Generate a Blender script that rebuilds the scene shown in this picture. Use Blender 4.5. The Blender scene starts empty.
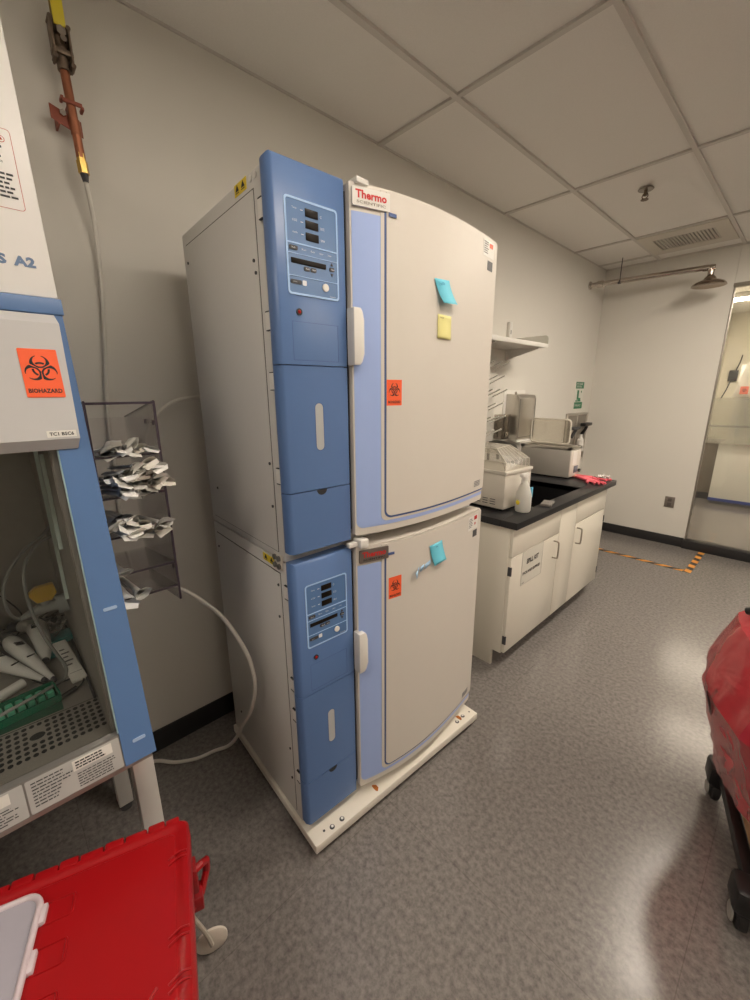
import bpy, bmesh, math, random
from mathutils import Vector, Matrix
R = random.Random(7)
PI = math.pi
scn = bpy.context.scene
COL = scn.collection

# ------------------------------------------------------------------ materials
MATS = {}
def mat(name, col, rough=.5, metal=0., noise=0., nscale=40., bump=0., bscale=200., coat=0., spec=.5,
        emit=None, trans=0., ior=1.45, alpha=1., sub=0.):
    if name in MATS: return MATS[name]
    m = bpy.data.materials.new(name); m.use_nodes = True
    nt = m.node_tree; b = nt.nodes['Principled BSDF']
    b.inputs['Base Color'].default_value = (*col, 1)
    b.inputs['Roughness'].default_value = rough
    b.inputs['Metallic'].default_value = metal
    b.inputs['Coat Weight'].default_value = coat
    b.inputs['Specular IOR Level'].default_value = spec
    b.inputs['IOR'].default_value = ior
    b.inputs['Transmission Weight'].default_value = trans
    b.inputs['Alpha'].default_value = alpha
    tc = nt.nodes.new('ShaderNodeTexCoord')
    if noise > 0:
        n = nt.nodes.new('ShaderNodeTexNoise'); n.inputs['Scale'].default_value = nscale
        n.inputs['Detail'].default_value = 4
        nt.links.new(tc.outputs['Object'], n.inputs['Vector'])
        mx = nt.nodes.new('ShaderNodeMix'); mx.data_type = 'RGBA'
        mx.inputs['A'].default_value = (*[c*(1-noise) for c in col], 1)
        mx.inputs['B'].default_value = (*[min(1, c*(1+noise)) for c in col], 1)
        nt.links.new(n.outputs['Fac'], mx.inputs['Factor'])
        nt.links.new(mx.outputs['Result'], b.inputs['Base Color'])
    if bump > 0:
        n2 = nt.nodes.new('ShaderNodeTexNoise'); n2.inputs['Scale'].default_value = bscale
        nt.links.new(tc.outputs['Object'], n2.inputs['Vector'])
        bp = nt.nodes.new('ShaderNodeBump'); bp.inputs['Strength'].default_value = bump
        bp.inputs['Distance'].default_value = .002
        nt.links.new(n2.outputs['Fac'], bp.inputs['Height'])
        nt.links.new(bp.outputs['Normal'], b.inputs['Normal'])
    if emit:
        b.inputs['Emission Color'].default_value = (*emit[:3], 1)
        b.inputs['Emission Strength'].default_value = emit[3]
    MATS[name] = m
    return m

def thin_glass(name, tint, gloss=.1, veil=0., veilcol=(.8, .8, .8), rough=.03):
    if name in MATS: return MATS[name]
    m = bpy.data.materials.new(name); m.use_nodes = True
    nt = m.node_tree; nt.nodes.remove(nt.nodes['Principled BSDF'])
    out = nt.nodes['Material Output']
    t = nt.nodes.new('ShaderNodeBsdfTransparent'); t.inputs['Color'].default_value = (*tint, 1)
    g = nt.nodes.new('ShaderNodeBsdfGlossy'); g.inputs['Roughness'].default_value = rough
    fr = nt.nodes.new('ShaderNodeFresnel'); fr.inputs['IOR'].default_value = 1.4
    mu = nt.nodes.new('ShaderNodeMath'); mu.operation = 'MULTIPLY'; mu.inputs[1].default_value = gloss*10
    nt.links.new(fr.outputs[0], mu.inputs[0])
    mx = nt.nodes.new('ShaderNodeMixShader')
    nt.links.new(mu.outputs[0], mx.inputs[0]); nt.links.new(t.outputs[0], mx.inputs[1]); nt.links.new(g.outputs[0], mx.inputs[2])
    last = mx
    if veil > 0:
        d = nt.nodes.new('ShaderNodeBsdfDiffuse'); d.inputs['Color'].default_value = (*veilcol, 1)
        m2 = nt.nodes.new('ShaderNodeMixShader'); m2.inputs[0].default_value = veil
        nt.links.new(mx.outputs[0], m2.inputs[1]); nt.links.new(d.outputs[0], m2.inputs[2]); last = m2
    nt.links.new(last.outputs[0], out.inputs['Surface'])
    MATS[name] = m
    return m

WALL = mat('painted plaster', (.70, .675, .62), .75, noise=.02, nscale=3, bump=.15, bscale=300)
CEILM = mat('ceiling tile', (.80, .775, .735), .9, noise=.05, nscale=180, bump=.25, bscale=500)
GRID = mat('ceiling grid paint', (.60, .57, .53), .6, noise=.02)
BASEB = mat('black rubber base', (.022, .021, .022), .45, noise=.15, nscale=20)
BODY = mat('grey beige enamel', (.66, .645, .615), .38, noise=.02, nscale=60, bump=.08, bscale=600)
DOORM = mat('cream enamel', (.68, .635, .575), .48, noise=.012, nscale=30, bump=.05, bscale=500)
BLUE = mat('steel blue plastic', (.105, .190, .400), .30, noise=.02, nscale=60, bump=.06, bscale=600)
BLUED = mat('bezel blue film', (.10, .20, .41), .3, noise=.02)
SKY = mat('pale blue line', (.40, .60, .90), .4, noise=.01)
PERI = mat('periwinkle film', (.37, .49, .84), .35, noise=.015, nscale=30)
NAVY = mat('navy line', (.07, .12, .30), .4, noise=.02)
BLACK = mat('black plastic', (.012, .012, .013), .4, noise=.1)
DISP = mat('smoked display', (.010, .007, .005), .35, noise=.05, spec=.2)
DARKG = mat('dark grey print', (.06, .06, .065), .5, noise=.05)
WHITE = mat('white plastic', (.74, .72, .68), .4, noise=.015)
PRINT = mat('white print', (.75, .78, .82), .5, noise=.01)
LABELW = mat('white label', (.78, .76, .72), .5, noise=.02)
INK = mat('black ink', (.02, .02, .022), .6, noise=.05)
REDINK = mat('red ink', (.60, .03, .03), .5, noise=.03)
ORANGE = mat('fluorescent orange label', (1., .14, .045), .5, noise=.02)
YELLOW = mat('yellow label', (.82, .62, .04), .5, noise=.03)
STEEL = mat('brushed stainless steel', (.60, .57, .52), .28, .9, noise=.05, nscale=90)
CHROME = mat('chrome', (.55, .5, .45), .16, 1., noise=.02)
DKSTEEL = mat('dull stainless interior', (.36, .34, .31), .42, .3, noise=.08, nscale=30)
RED = mat('red polypropylene', (.36, .005, .008), .32, noise=.03, nscale=20, bump=.08, bscale=300)
COPPER = mat('oxidised copper', (.36, .14, .075), .4, .7, noise=.25, nscale=50)
BRASS = mat('brass', (.62, .42, .12), .3, .85, noise=.1)
BRONZE = mat('dull bronze', (.20, .15, .11), .45, .6, noise=.3, nscale=60)
TUBE = mat('milky tubing', (.66, .63, .57), .35, noise=.02)
EPOXY = mat('black epoxy resin', (.017, .017, .019), .38, noise=.1, nscale=80)
CAB = mat('cream cabinet paint', (.74, .70, .61), .22, noise=.012, nscale=20)
CABIN = mat('shadow gap', (.10, .095, .085), .7, noise=.05)
PAPER = mat('glassine paper', (.86, .85, .81), .55, noise=.04, nscale=60, bump=.15, bscale=200)
STEELP = mat('painted stand steel', (.62, .60, .57), .35, .2, noise=.02)
GREYCOV = mat('grey cover paint', (.56, .555, .56), .4, noise=.015)
WHITEP = mat('white cabinet paint', (.86, .84, .82), .4, noise=.012)
BLUEP = mat('blue cabinet paint', (.10, .195, .41), .4, noise=.02)

def floor_mat():
    m = bpy.data.materials.new('speckled vinyl'); m.use_nodes = True
    nt = m.node_tree; b = nt.nodes['Principled BSDF']; L = nt.links.new
    tc = nt.nodes.new('ShaderNodeTexCoord')
    n = nt.nodes.new('ShaderNodeTexNoise'); n.inputs['Scale'].default_value = 55; n.inputs['Detail'].default_value = 6
    n.inputs['Roughness'].default_value = .7
    L(tc.outputs['Object'], n.inputs['Vector'])
    cr = nt.nodes.new('ShaderNodeValToRGB')
    cr.color_ramp.elements[0].position = .33; cr.color_ramp.elements[0].color = (.125, .114, .108, 1)
    cr.color_ramp.elements[1].position = .68; cr.color_ramp.elements[1].color = (.255, .234, .219, 1)
    L(n.outputs['Fac'], cr.inputs[0])
    n3 = nt.nodes.new('ShaderNodeTexNoise'); n3.inputs['Scale'].default_value = 1.4
    L(tc.outputs['Object'], n3.inputs['Vector'])
    br = nt.nodes.new('ShaderNodeTexBrick')
    br.inputs['Color1'].default_value = (1, 1, 1, 1); br.inputs['Color2'].default_value = (.97, .97, .97, 1)
    br.inputs['Mortar'].default_value = (.62, .6, .58, 1); br.inputs['Scale'].default_value = 1.
    br.inputs['Mortar Size'].default_value = .0012; br.inputs['Brick Width'].default_value = .914
    br.inputs['Row Height'].default_value = .914; br.offset = 0; br.inputs['Mortar Smooth'].default_value = 0
    L(tc.outputs['Object'], br.inputs['Vector'])
    mx = nt.nodes.new('ShaderNodeMix'); mx.data_type = 'RGBA'; mx.blend_type = 'MULTIPLY'; mx.inputs['Factor'].default_value = .6
    L(cr.outputs[0], mx.inputs['A']); L(br.outputs['Color'], mx.inputs['B'])
    L(mx.outputs['Result'], b.inputs['Base Color'])
    rr = nt.nodes.new('ShaderNodeMapRange'); rr.inputs['To Min'].default_value = .15; rr.inputs['To Max'].default_value = .25
    b.inputs['Specular IOR Level'].default_value = .34
    L(n3.outputs['Fac'], rr.inputs['Value']); L(rr.outputs[0], b.inputs['Roughness'])
    bp = nt.nodes.new('ShaderNodeBump'); bp.inputs['Strength'].default_value = .05; bp.inputs['Distance'].default_value = .002
    L(n.outputs['Fac'], bp.inputs['Height']); L(bp.outputs['Normal'], b.inputs['Normal'])
    return m
FLOOR = floor_mat()

# ------------------------------------------------------------------ mesh builder
class MB:
    def __init__(s): s.bm = bmesh.new()
    def _merge(s, b2):
        me = bpy.data.meshes.new('tmp'); b2.to_mesh(me); b2.free(); s.bm.from_mesh(me); bpy.data.meshes.remove(me)
    def box(s, x0, x1, y0, y1, z0, z1, bev=0., seg=2, M=None):
        b = bmesh.new(); bmesh.ops.create_cube(b, size=1)
        for v in b.verts:
            v.co = Vector(((x0+x1)/2+v.co.x*(x1-x0), (y0+y1)/2+v.co.y*(y1-y0), (z0+z1)/2+v.co.z*(z1-z0)))
        if bev > 0:
            bmesh.ops.bevel(b, geom=list(b.edges), offset=bev, segments=seg, affect='EDGES', profile=.5)
        if M is not None: bmesh.ops.transform(b, matrix=M, verts=b.verts)
        s._merge(b); return s
    def cyl(s, p0, p1, r, r2=None, n=20, caps=True):
        p0 = Vector(p0); p1 = Vector(p1); r2 = r if r2 is None else r2
        b = bmesh.new(); L = (p1-p0).length
        bmesh.ops.create_cone(b, cap_ends=caps, segments=n, radius1=r, radius2=max(r2, 1e-5), depth=L)
        q = (p1-p0).to_track_quat('Z', 'Y').to_matrix().to_4x4()
        bmesh.ops.transform(b, matrix=Matrix.Translation((p0+p1)/2) @ q, verts=b.verts)
        s._merge(b); return s
    def sphere(s, c, r, sc=(1, 1, 1), n=16):
        b = bmesh.new(); bmesh.ops.create_uvsphere(b, u_segments=n, v_segments=n//2+2, radius=r)
        for v in b.verts: v.co = Vector((c[0]+v.co.x*sc[0], c[1]+v.co.y*sc[1], c[2]+v.co.z*sc[2]))
        s._merge(b); return s
    def tube(s, pts, r, n=10, sub=6, smooth=True, rs=None):
        pts = [Vector(p) for p in pts]
        if smooth and len(pts) > 2:
            out = []; rad = []
            for i in range(len(pts)-1):
                p0 = pts[max(i-1, 0)]; p1 = pts[i]; p2 = pts[i+1]; p3 = pts[min(i+2, len(pts)-1)]
                for k in range(sub):
                    t = k/sub
                    out.append(.5*((2*p1)+(p2-p0)*t+(2*p0-5*p1+4*p2-p3)*t*t+(3*p1-p0-3*p2+p3)*t**3))
                    if rs: rad.append(rs[i]*(1-t)+rs[i+1]*t)
            out.append(pts[-1]); pts = out
            if rs: rad.append(rs[-1])
        else: rad = rs
        b = bmesh.new(); prev = None; rings = []
        up = None
        for i, p in enumerate(pts):
            d = (pts[min(i+1, len(pts)-1)]-pts[max(i-1, 0)]).normalized()
            if up is None:
                up = d.orthogonal().normalized()
            up = (up-d*up.dot(d)).normalized(); sd = d.cross(up)
            rr = rad[i] if rad else r
            rings.append([b.verts.new(p+(up*math.cos(2*PI*k/n)+sd*math.sin(2*PI*k/n))*rr) for k in range(n)])
        for a, c in zip(rings, rings[1:]):
            for k in range(n): b.faces.new((a[k], a[(k+1) % n], c[(k+1) % n], c[k]))
        b.faces.new(rings[0][::-1]); b.faces.new(rings[-1])
        s._merge(b); return s
    def lathe(s, prof, c=(0, 0, 0), n=28, M=None, cap=True):
        b = bmesh.new(); rings = []
        for r, z in prof:
            rings.append([b.verts.new((r*math.cos(2*PI*k/n), r*math.sin(2*PI*k/n), z)) for k in range(n)])
        for a, d in zip(rings, rings[1:]):
            for k in range(n): b.faces.new((a[k], a[(k+1) % n], d[(k+1) % n], d[k]))
        if cap: b.faces.new(rings[0][::-1]); b.faces.new(rings[-1])
        bmesh.ops.transform(b, matrix=Matrix.Translation(c) @ (M or Matrix.Identity(4)), verts=b.verts)
        s._merge(b); return s
    def prism(s, poly, ext, bev=0.):
        """poly: list of 3D points (planar), ext: extrusion vector"""
        b = bmesh.new(); vs = [b.verts.new(p) for p in poly]; f = b.faces.new(vs)
        r = bmesh.ops.extrude_face_region(b, geom=[f]); e = Vector(ext)
        for v in r['geom']:
            if isinstance(v, bmesh.types.BMVert): v.co += e
        bmesh.ops.recalc_face_normals(b, faces=b.faces)
        if bev > 0: bmesh.ops.bevel(b, geom=list(b.edges), offset=bev, segments=2, affect='EDGES', profile=.5)
        s._merge(b); return s
    def plate(s, O, u, v, poly, t):
        """polygon in the (u,v) plane at O, thickness t along u x v"""
        O = Vector(O); u = Vector(u).normalized(); v = Vector(v).normalized(); w = u.cross(v)
        return s.prism([O+u*a+v*c for a, c in poly], w*t)
    def raw(s, verts, faces):
        b = bmesh.new(); vs = [b.verts.new(v) for v in verts]
        for f in faces:
            try: b.faces.new([vs[i] for i in f])
            except ValueError: pass
        s._merge(b); return s
    def text(s, string, O, u, v, height, width=None, t=.0006, center=False, bold=0.):
        cu = bpy.data.curves.new('t', 'FONT'); cu.body = string; cu.size = 1; cu.resolution_u = 2; cu.offset = bold
        ob = bpy.data.objects.new('t', cu); COL.objects.link(ob)
        dg = bpy.context.evaluated_depsgraph_get(); dg.update()
        me = bpy.data.meshes.new_from_object(ob.evaluated_get(dg))
        bpy.data.objects.remove(ob); bpy.data.curves.remove(cu)
        if not len(me.vertices): return s
        xs = [q.co.x for q in me.vertices]; ys = [q.co.y for q in me.vertices]
        x0, x1, y0, y1 = min(xs), max(xs), min(ys), max(ys)
        sy = height/max(y1-y0, 1e-6); sx = (width/(x1-x0)) if width else sy
        O = Vector(O); u = Vector(u).normalized(); v = Vector(v).normalized(); w = u.cross(v)
        off = -(x1-x0)*sx/2 if center else 0
        b = bmesh.new(); b.from_mesh(me); bpy.data.meshes.remove(me)
        for q in b.verts: q.co = O+u*((q.co.x-x0)*sx+off)+v*((q.co.y-y0)*sy)+w*t
        s._merge(b); return s

def rrect(a0, a1, b0, b1, r, n=4):
    P = []
    for (ca, cb, s0) in ((a1-r, b0+r, -PI/2), (a1-r, b1-r, 0), (a0+r, b1-r, PI/2), (a0+r, b0+r, PI)):
        for k in range(n+1):
            t = s0+PI/2*k/n; P.append((ca+r*math.cos(t), cb+r*math.sin(t)))
    return P

def circ(a, b, r, n=20): return [(a+r*math.cos(2*PI*k/n), b+r*math.sin(2*PI*k/n)) for k in range(n)]

X_, Y_, Z_ = (1, 0, 0), (0, 1, 0), (0, 0, 1)

# ------------------------------------------------------------------ objects
class Thing:
    def __init__(s, name, label, cat, origin, group=None, ang=0., world=None):
        s.o = Vector(origin)
        e = bpy.data.objects.new(name, None); COL.objects.link(e); e.empty_display_size = .1
        e.location = world if world is not None else origin; e.rotation_euler = (0, 0, ang)
        e['label'] = label; e['category'] = cat
        if group: e['group'] = group
        s.e = e
    def part(s, name, mb, m, parent=None, label=None, smooth=30, kind=None):
        me = bpy.data.meshes.new(name)
        bmesh.ops.recalc_face_normals(mb.bm, faces=mb.bm.faces)
        mb.bm.to_mesh(me); mb.bm.free()
        me.transform(Matrix.Translation(-s.o))
        me.materials.append(m)
        if smooth: me.shade_auto_smooth(smooth) if hasattr(me, 'shade_auto_smooth') else smoothit(me, smooth)
        ob = bpy.data.objects.new(name, me); COL.objects.link(ob)
        ob.parent = parent if parent is not None else s.e
        if label: ob['label'] = label
        if kind: ob['kind'] = kind
        return ob
def smoothit(me, deg):
    b = bmesh.new(); b.from_mesh(me); c = math.radians(deg)
    for f in b.faces: f.smooth = True
    for e in b.edges:
        if len(e.link_faces) == 2:
            try: e.smooth = e.calc_face_angle() < c
            except ValueError: e.smooth = True
    b.to_mesh(me); b.free()

def single(name, mb, m, label, cat, origin, group=None, smooth=30, kind=None):
    me = bpy.data.meshes.new(name); bmesh.ops.recalc_face_normals(mb.bm, faces=mb.bm.faces)
    mb.bm.to_mesh(me); mb.bm.free(); me.transform(Matrix.Translation(-Vector(origin)))
    me.materials.append(m); smoothit(me, smooth)
    ob = bpy.data.objects.new(name, me); COL.objects.link(ob); ob.location = origin
    if label: ob['label'] = label
    if cat: ob['category'] = cat
    if group: ob['group'] = group
    if kind: ob['kind'] = kind
    return ob
def struct(name, mb, m, smooth=30):
    return single(name, mb, m, None, None, (0, 0, 0), kind='structure', smooth=smooth)
def dup(root, loc, rot=None, label=None):
    r = root.copy(); COL.objects.link(r); r.location = loc
    if rot is not None: r.rotation_euler = rot
    if label: r['label'] = label
    def rec(a, b):
        for ch in list(a.children):
            c = ch.copy(); COL.objects.link(c); c.parent = b; rec(ch, c)
    rec(root, r)
    return r

def biohazard(mb, O, u, v, size, t=.0008):
    """three open crescents with a ring, size = overall height"""
    O = Vector(O); u = Vector(u).normalized(); v = Vector(v).normalized(); w = u.cross(v)*t
    k = size/2.0
    def P(a, b): return O+u*(a*k)+v*(b*k)+w
    for ang in (90, 210, 330):
        A = math.radians(ang); dx, dy = math.cos(A), math.sin(A)
        # outer circle centre .45 radius .55 ; inner circle centre .56 radius .42 ; opening outwards
        vs = []; fs = []; n = 30
        def clip(a, b_):
            rad = math.hypot(a, b_); ph = (math.atan2(b_, a)-A+PI) % (2*PI)-PI; lim = math.radians(56)
            if abs(ph) > lim: ph = lim if ph > 0 else -lim
            rad = max(rad, .13)
            return P(rad*math.cos(A+ph), rad*math.sin(A+ph))
        for i in range(n+1):
            th = A+PI+math.radians(-160+320*i/n)
            vs.append(clip(dx*.42+.58*math.cos(th), dy*.42+.58*math.sin(th)))
            vs.append(clip(dx*.585+.385*math.cos(th), dy*.585+.385*math.sin(th)))
        for i in range(n): fs.append((2*i, 2*i+2, 2*i+3, 2*i+1))
        mb.raw(vs, fs)
        vs = []; fs = []
        for i in range(9):   # ring arc
            th = A+math.radians(-33+66*i/8)
            vs += [P(.52*math.cos(th), .52*math.sin(th)), P(.39*math.cos(th), .39*math.sin(th))]
        for i in range(8): fs.append((2*i, 2*i+2, 2*i+3, 2*i+1))
        mb.raw(vs, fs)
    return mb

def lines(mb, O, u, v, w, n, pitch, h, t=.0005, jitter=.35, seed=1):
    """rows of small printed words"""
    r = random.Random(seed); O = Vector(O); u = Vector(u).normalized(); v = Vector(v).normalized()
    for i in range(n):
        a = 0; end = w*(1-jitter*r.random())
        while a < end:
            l = min(r.uniform(.05, .16)*w, end-a)
            mb.plate(O+u*a-v*(i*pitch), u, v, [(0, 0), (l, 0), (l, h), (0, h)], t)
            a += l+.022*w
    return mb
# ================================================================== SETTING
ZC = 2.82; YF = 5.10
struct('floor', MB().box(-.1, 5.2, -3.2, 9.6, -.1, 0), FLOOR)
struct('wall_left', MB().box(-.12, 0, -3.2, YF, 0, ZC+.1), WALL)
w = MB(); w.box(-.12, 1.094, YF, YF+.14, 0, ZC+.1); w.box(1.095, 5.0, YF, YF+.14, 2.50, ZC+.1)
struct('wall_far', w, WALL)
struct('wall_right', MB().box(5.0, 5.12, -3.2, 9.5, 0, ZC+.1), WALL)
struct('wall_back', MB().box(-.12, 5.12, -3.3, -3.2, 0, ZC+.1), WALL)
struct('ceiling', MB().box(-.12, 5.12, -3.3, 9.6, ZC+.012, ZC+.1), CEILM)
g = MB()
for x in (.487, 1.115, 1.735, 2.355, 2.975, 3.6, 4.22): g.box(x-.0125, x+.0125, -3.2, YF, ZC, ZC+.02)
for y in (-3.25, -2.01, -.77, .49, 1.744, 3.0): g.box(0, 5.0, y-.0125, y+.0125, ZC+.001, ZC+.02)
g.box(0, 5.0, 4.24, 4.265, ZC+.001, ZC+.02); g.box(0, 1.115, 4.86, 4.885, ZC+.001, ZC+.02)
g.box(0, .008, -3.2, YF, ZC+.004, ZC+.02); g.box(0, 5.0, YF-.02, YF, ZC-.002, ZC+.02)
struct('trim_1', g, GRID)
struct('baseboard_left', MB().box(0, .012, -3.2, YF, 0, .105, .003), BASEB)
b = MB(); b.box(0, 1.085, YF-.012, YF, 0, .10, .003); b.box(1.078, 1.09, YF-.012, YF+.03, 0, .10)
struct('baseboard_far', b, BASEB)
# glazed wall: kerb, steel edge frame, pane
struct('trim_2', MB().box(1.085, 5.0, YF-.04, YF+.08, 0, .088, .004), BASEB)
struct('trim_3', MB().box(1.093, 1.106, YF+.002, YF+.06, .088, 2.50, .002).box(1.09, 5.0, YF-.004, YF+.06, 2.485, 2.515, .002), mat('glazing frame', (.30, .27, .23), .4, .5, noise=.05))
struct('window_1', MB().box(1.10, 5.0, YF+.025, YF+.032, .086, 2.49), thin_glass('window glass', (.96, .955, .93), .16, .03))
# room beyond
struct('wall_beyond', MB().box(-.1, 5.1, 9.4, 9.5, 0, ZC+.1).box(.45, .55, YF+.14, 9.4, 0, ZC+.1), mat('next room wall', (.76, .72, .60), .8, noise=.02))
struct('baseboard_beyond', MB().box(.55, 5.0, 9.385, 9.4, 0, .1), mat('kick strip', (.10, .088, .078), .5, noise=.05))

# ceiling fittings -----------------------------------------------------------
LAMP = mat('lit diffuser', (.9, .88, .82), .5, noise=.005, nscale=30, emit=(1., .885, .745, 33))
LAMPN = mat('dim lit diffuser', (.9, .88, .82), .5, noise=.005, nscale=30, emit=(1., .885, .745, 20))
LAMPD = mat('dimmest lit diffuser', (.9, .88, .82), .5, noise=.005, nscale=30, emit=(1., .885, .745, 15))
def troffer(x0, y0, label, x1=None, y1=None, lm=None):
    x1 = x1 or x0+.30; y1 = y1 or y0+1.22
    t = Thing('ceiling_light', label, 'ceiling light', (x0, y0, ZC), 'recessed ceiling lights')
    f = MB()
    f.box(x0, x1, y0, y0+.02, ZC-.006, ZC+.012); f.box(x0, x1, y1-.02, y1, ZC-.006, ZC+.012)
    f.box(x0, x0+.02, y0, y1, ZC-.006, ZC+.012); f.box(x1-.02, x1, y0, y1, ZC-.006, ZC+.012)
    t.part('frame', f, GRID)
    t.part('diffuser', MB().box(x0+.02, x1-.02, y0+.02, y1-.02, ZC-.004, ZC+.008, .002), lm or LAMP)
troffer(1.54, 2.80, 'recessed light panel over the aisle, next to the glass wall')
troffer(1.60, .30, 'recessed light panel in the ceiling near the incubator stack', lm=LAMPD)
troffer(3.60, 1.76, 'recessed light panel over the far side of the aisle')
troffer(1.60, -2.0, 'recessed light panel over the entrance side', lm=LAMPN)

t = Thing('air_vent', 'white louvred air vent set in the ceiling tile above the shower', 'air vent', (.8, 4.57, ZC))
f = MB(); f.box(.5, 1.10, 4.27, 4.41, ZC-.003, ZC+.011); f.box(.5, 1.10, 4.74, 4.86, ZC-.003, ZC+.011)
f.box(.5, .585, 4.41, 4.74, ZC-.003, ZC+.011); f.box(1.005, 1.10, 4.41, 4.74, ZC-.003, ZC+.011)
t.part('frame', f, mat('vent paint', (.62, .58, .51), .5, noise=.02))
t.part('backing', MB().box(.585, 1.005, 4.41, 4.74, ZC+.006, ZC+.011), mat('vent duct', (.22, .20, .18), .6, noise=.05))
for i in range(17):
    x = .60+i*.0243
    t.part('slat', MB().box(x, x+.016, 4.415, 4.735, ZC-.002, ZC+.006), mat('vent slat', (.50, .47, .42), .5, noise=.02), smooth=0)

t = Thing('sprinkler_head', 'small chrome sprinkler head in a ceiling tile', 'sprinkler', (.81, 3.31, ZC))
t.part('cover_ring', MB().lathe([(.0, 0), (.042, 0), (.045, .004), (.040, .010), (.0, .011)], (.81, 3.31, ZC-.003)), mat('dim chrome', (.28, .25, .22), .3, .9, noise=.1))
s_ = MB().cyl((.81, 3.31, ZC), (.81, 3.31, ZC-.035), .010)
for sgn in (-1, 1): s_.tube([(.81+sgn*.010, 3.31, ZC-.02), (.81+sgn*.016, 3.31, ZC-.04), (.81, 3.31, ZC-.055)], .003)
t.part('nozzle', s_, BRONZE)
t.part('deflector', MB().cyl((.81, 3.31, ZC-.055), (.81, 3.31, ZC-.058), .022), BRONZE)

# emergency shower -----------------------------------------------------------
ZS = 2.62
t = Thing('emergency_shower', 'steel emergency shower on a long pipe from the wall', 'safety shower', (0, 4.72, ZS))
t.part('wall_flange', MB().lathe([(.0, 0), (.038, 0), (.038, .010), (.022, .022), (.0, .022)], (0.001, 4.70, ZS), M=Matrix.Rotation(PI/2, 4, 'Y')), CHROME)
t.part('pipe', MB().tube([(0.005, 4.70, ZS), (.05, 4.705, ZS), (.9, 4.83, ZS+.005), (.945, 4.838, ZS-.01), (.955, 4.84, ZS-.05)], .023, n=14), CHROME)
t.part('coupling', MB().cyl((.07, 4.708, ZS), (.12, 4.716, ZS), .030), CHROME)
t.part('elbow', MB().cyl((.895, 4.829, ZS+.004), (.925, 4.834, ZS+.002), .026).sphere((.947, 4.838, ZS-.005), .027).cyl((.953, 4.84, ZS-.02), (.954, 4.84, ZS-.055), .024), CHROME)
t.part('shower_head', MB().lathe([(.0, .0), (.020, 0), (.028, -.012), (.040, -.022), (.050, -.040), (.075, -.050), (.105, -.062), (.124, -.080), (.128, -.092), (.120, -.094), (.10, -.082), (.0, -.078)], (.954, 4.84, ZS-.052), n=36), mat('worn chrome', (.40, .33, .27), .22, 1., noise=.2, nscale=25))
t.part('hanger_rod', MB().cyl((.262, 4.737, ZS-.02), (.262, 4.737, ZC+.005), .004).lathe([(.021, -.012), (.024, -.012), (.024, .012), (.021, .012)], (.262, 4.737, ZS), M=Matrix.Rotation(PI/2, 4, 'Y'), cap=False), DARKG)

# wall outlet
t = Thing('power_outlet', 'brown outlet plate low on the wall beside the glass', 'outlet', (.91, YF, .46))
t.part('cover_plate', MB().box(.868, .955, YF-.008, YF, .40, .515, .003), mat('brown plate', (.22, .19, .165), .4, .3, noise=.03))
t.part('receptacle', MB().box(.893, .930, YF-.010, YF-.006, .415, .452, .003).box(.893, .930, YF-.010, YF-.006, .463, .50, .003), mat('brown socket', (.12, .10, .09), .4, noise=.03))

# hazard tape ---------------------------------------------------------------
def tape(name, p, q, wd, label, slant):
    p = Vector(p); q = Vector(q); d = (q-p); L = d.length; d.normalize(); n = Vector((-d.y, d.x, 0))
    t = Thing(name, label, 'floor tape', p, 'hazard tape around the shower')
    n0 = n*wd/2
    t.part('backing', MB().prism([p-n0, q-n0, q+n0, p+n0], (0, 0, .0012)), mat('tape black', (.03, .025, .02), .6, noise=.2))
    a = 0.
    while a < L-.04:
        e = min(a+.075, L); f2 = min(a+.075+slant, L); g2 = min(a+slant, L)
        pts = [p+d*a-n0, p+d*e-n0, p+d*f2+n0, p+d*g2+n0]
        t.part('stripe', MB().prism([x+Vector((0, 0, .0012)) for x in pts], (0, 0, .0005)), mat('tape orange', (.72, .30, .045), .6, noise=.15, nscale=60)); a += .15
tape('hazard_tape', (.10, 4.43, .0004), (1.235, 4.40, .0004), .05, 'black and orange striped floor tape running along beside the cabinet end', .07)
tape('hazard_tape', (1.262, 4.375, .0004), (1.262, 5.055, .0004), .05, 'short black and orange striped floor tape ending at the glass wall kerb', .02)

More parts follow.
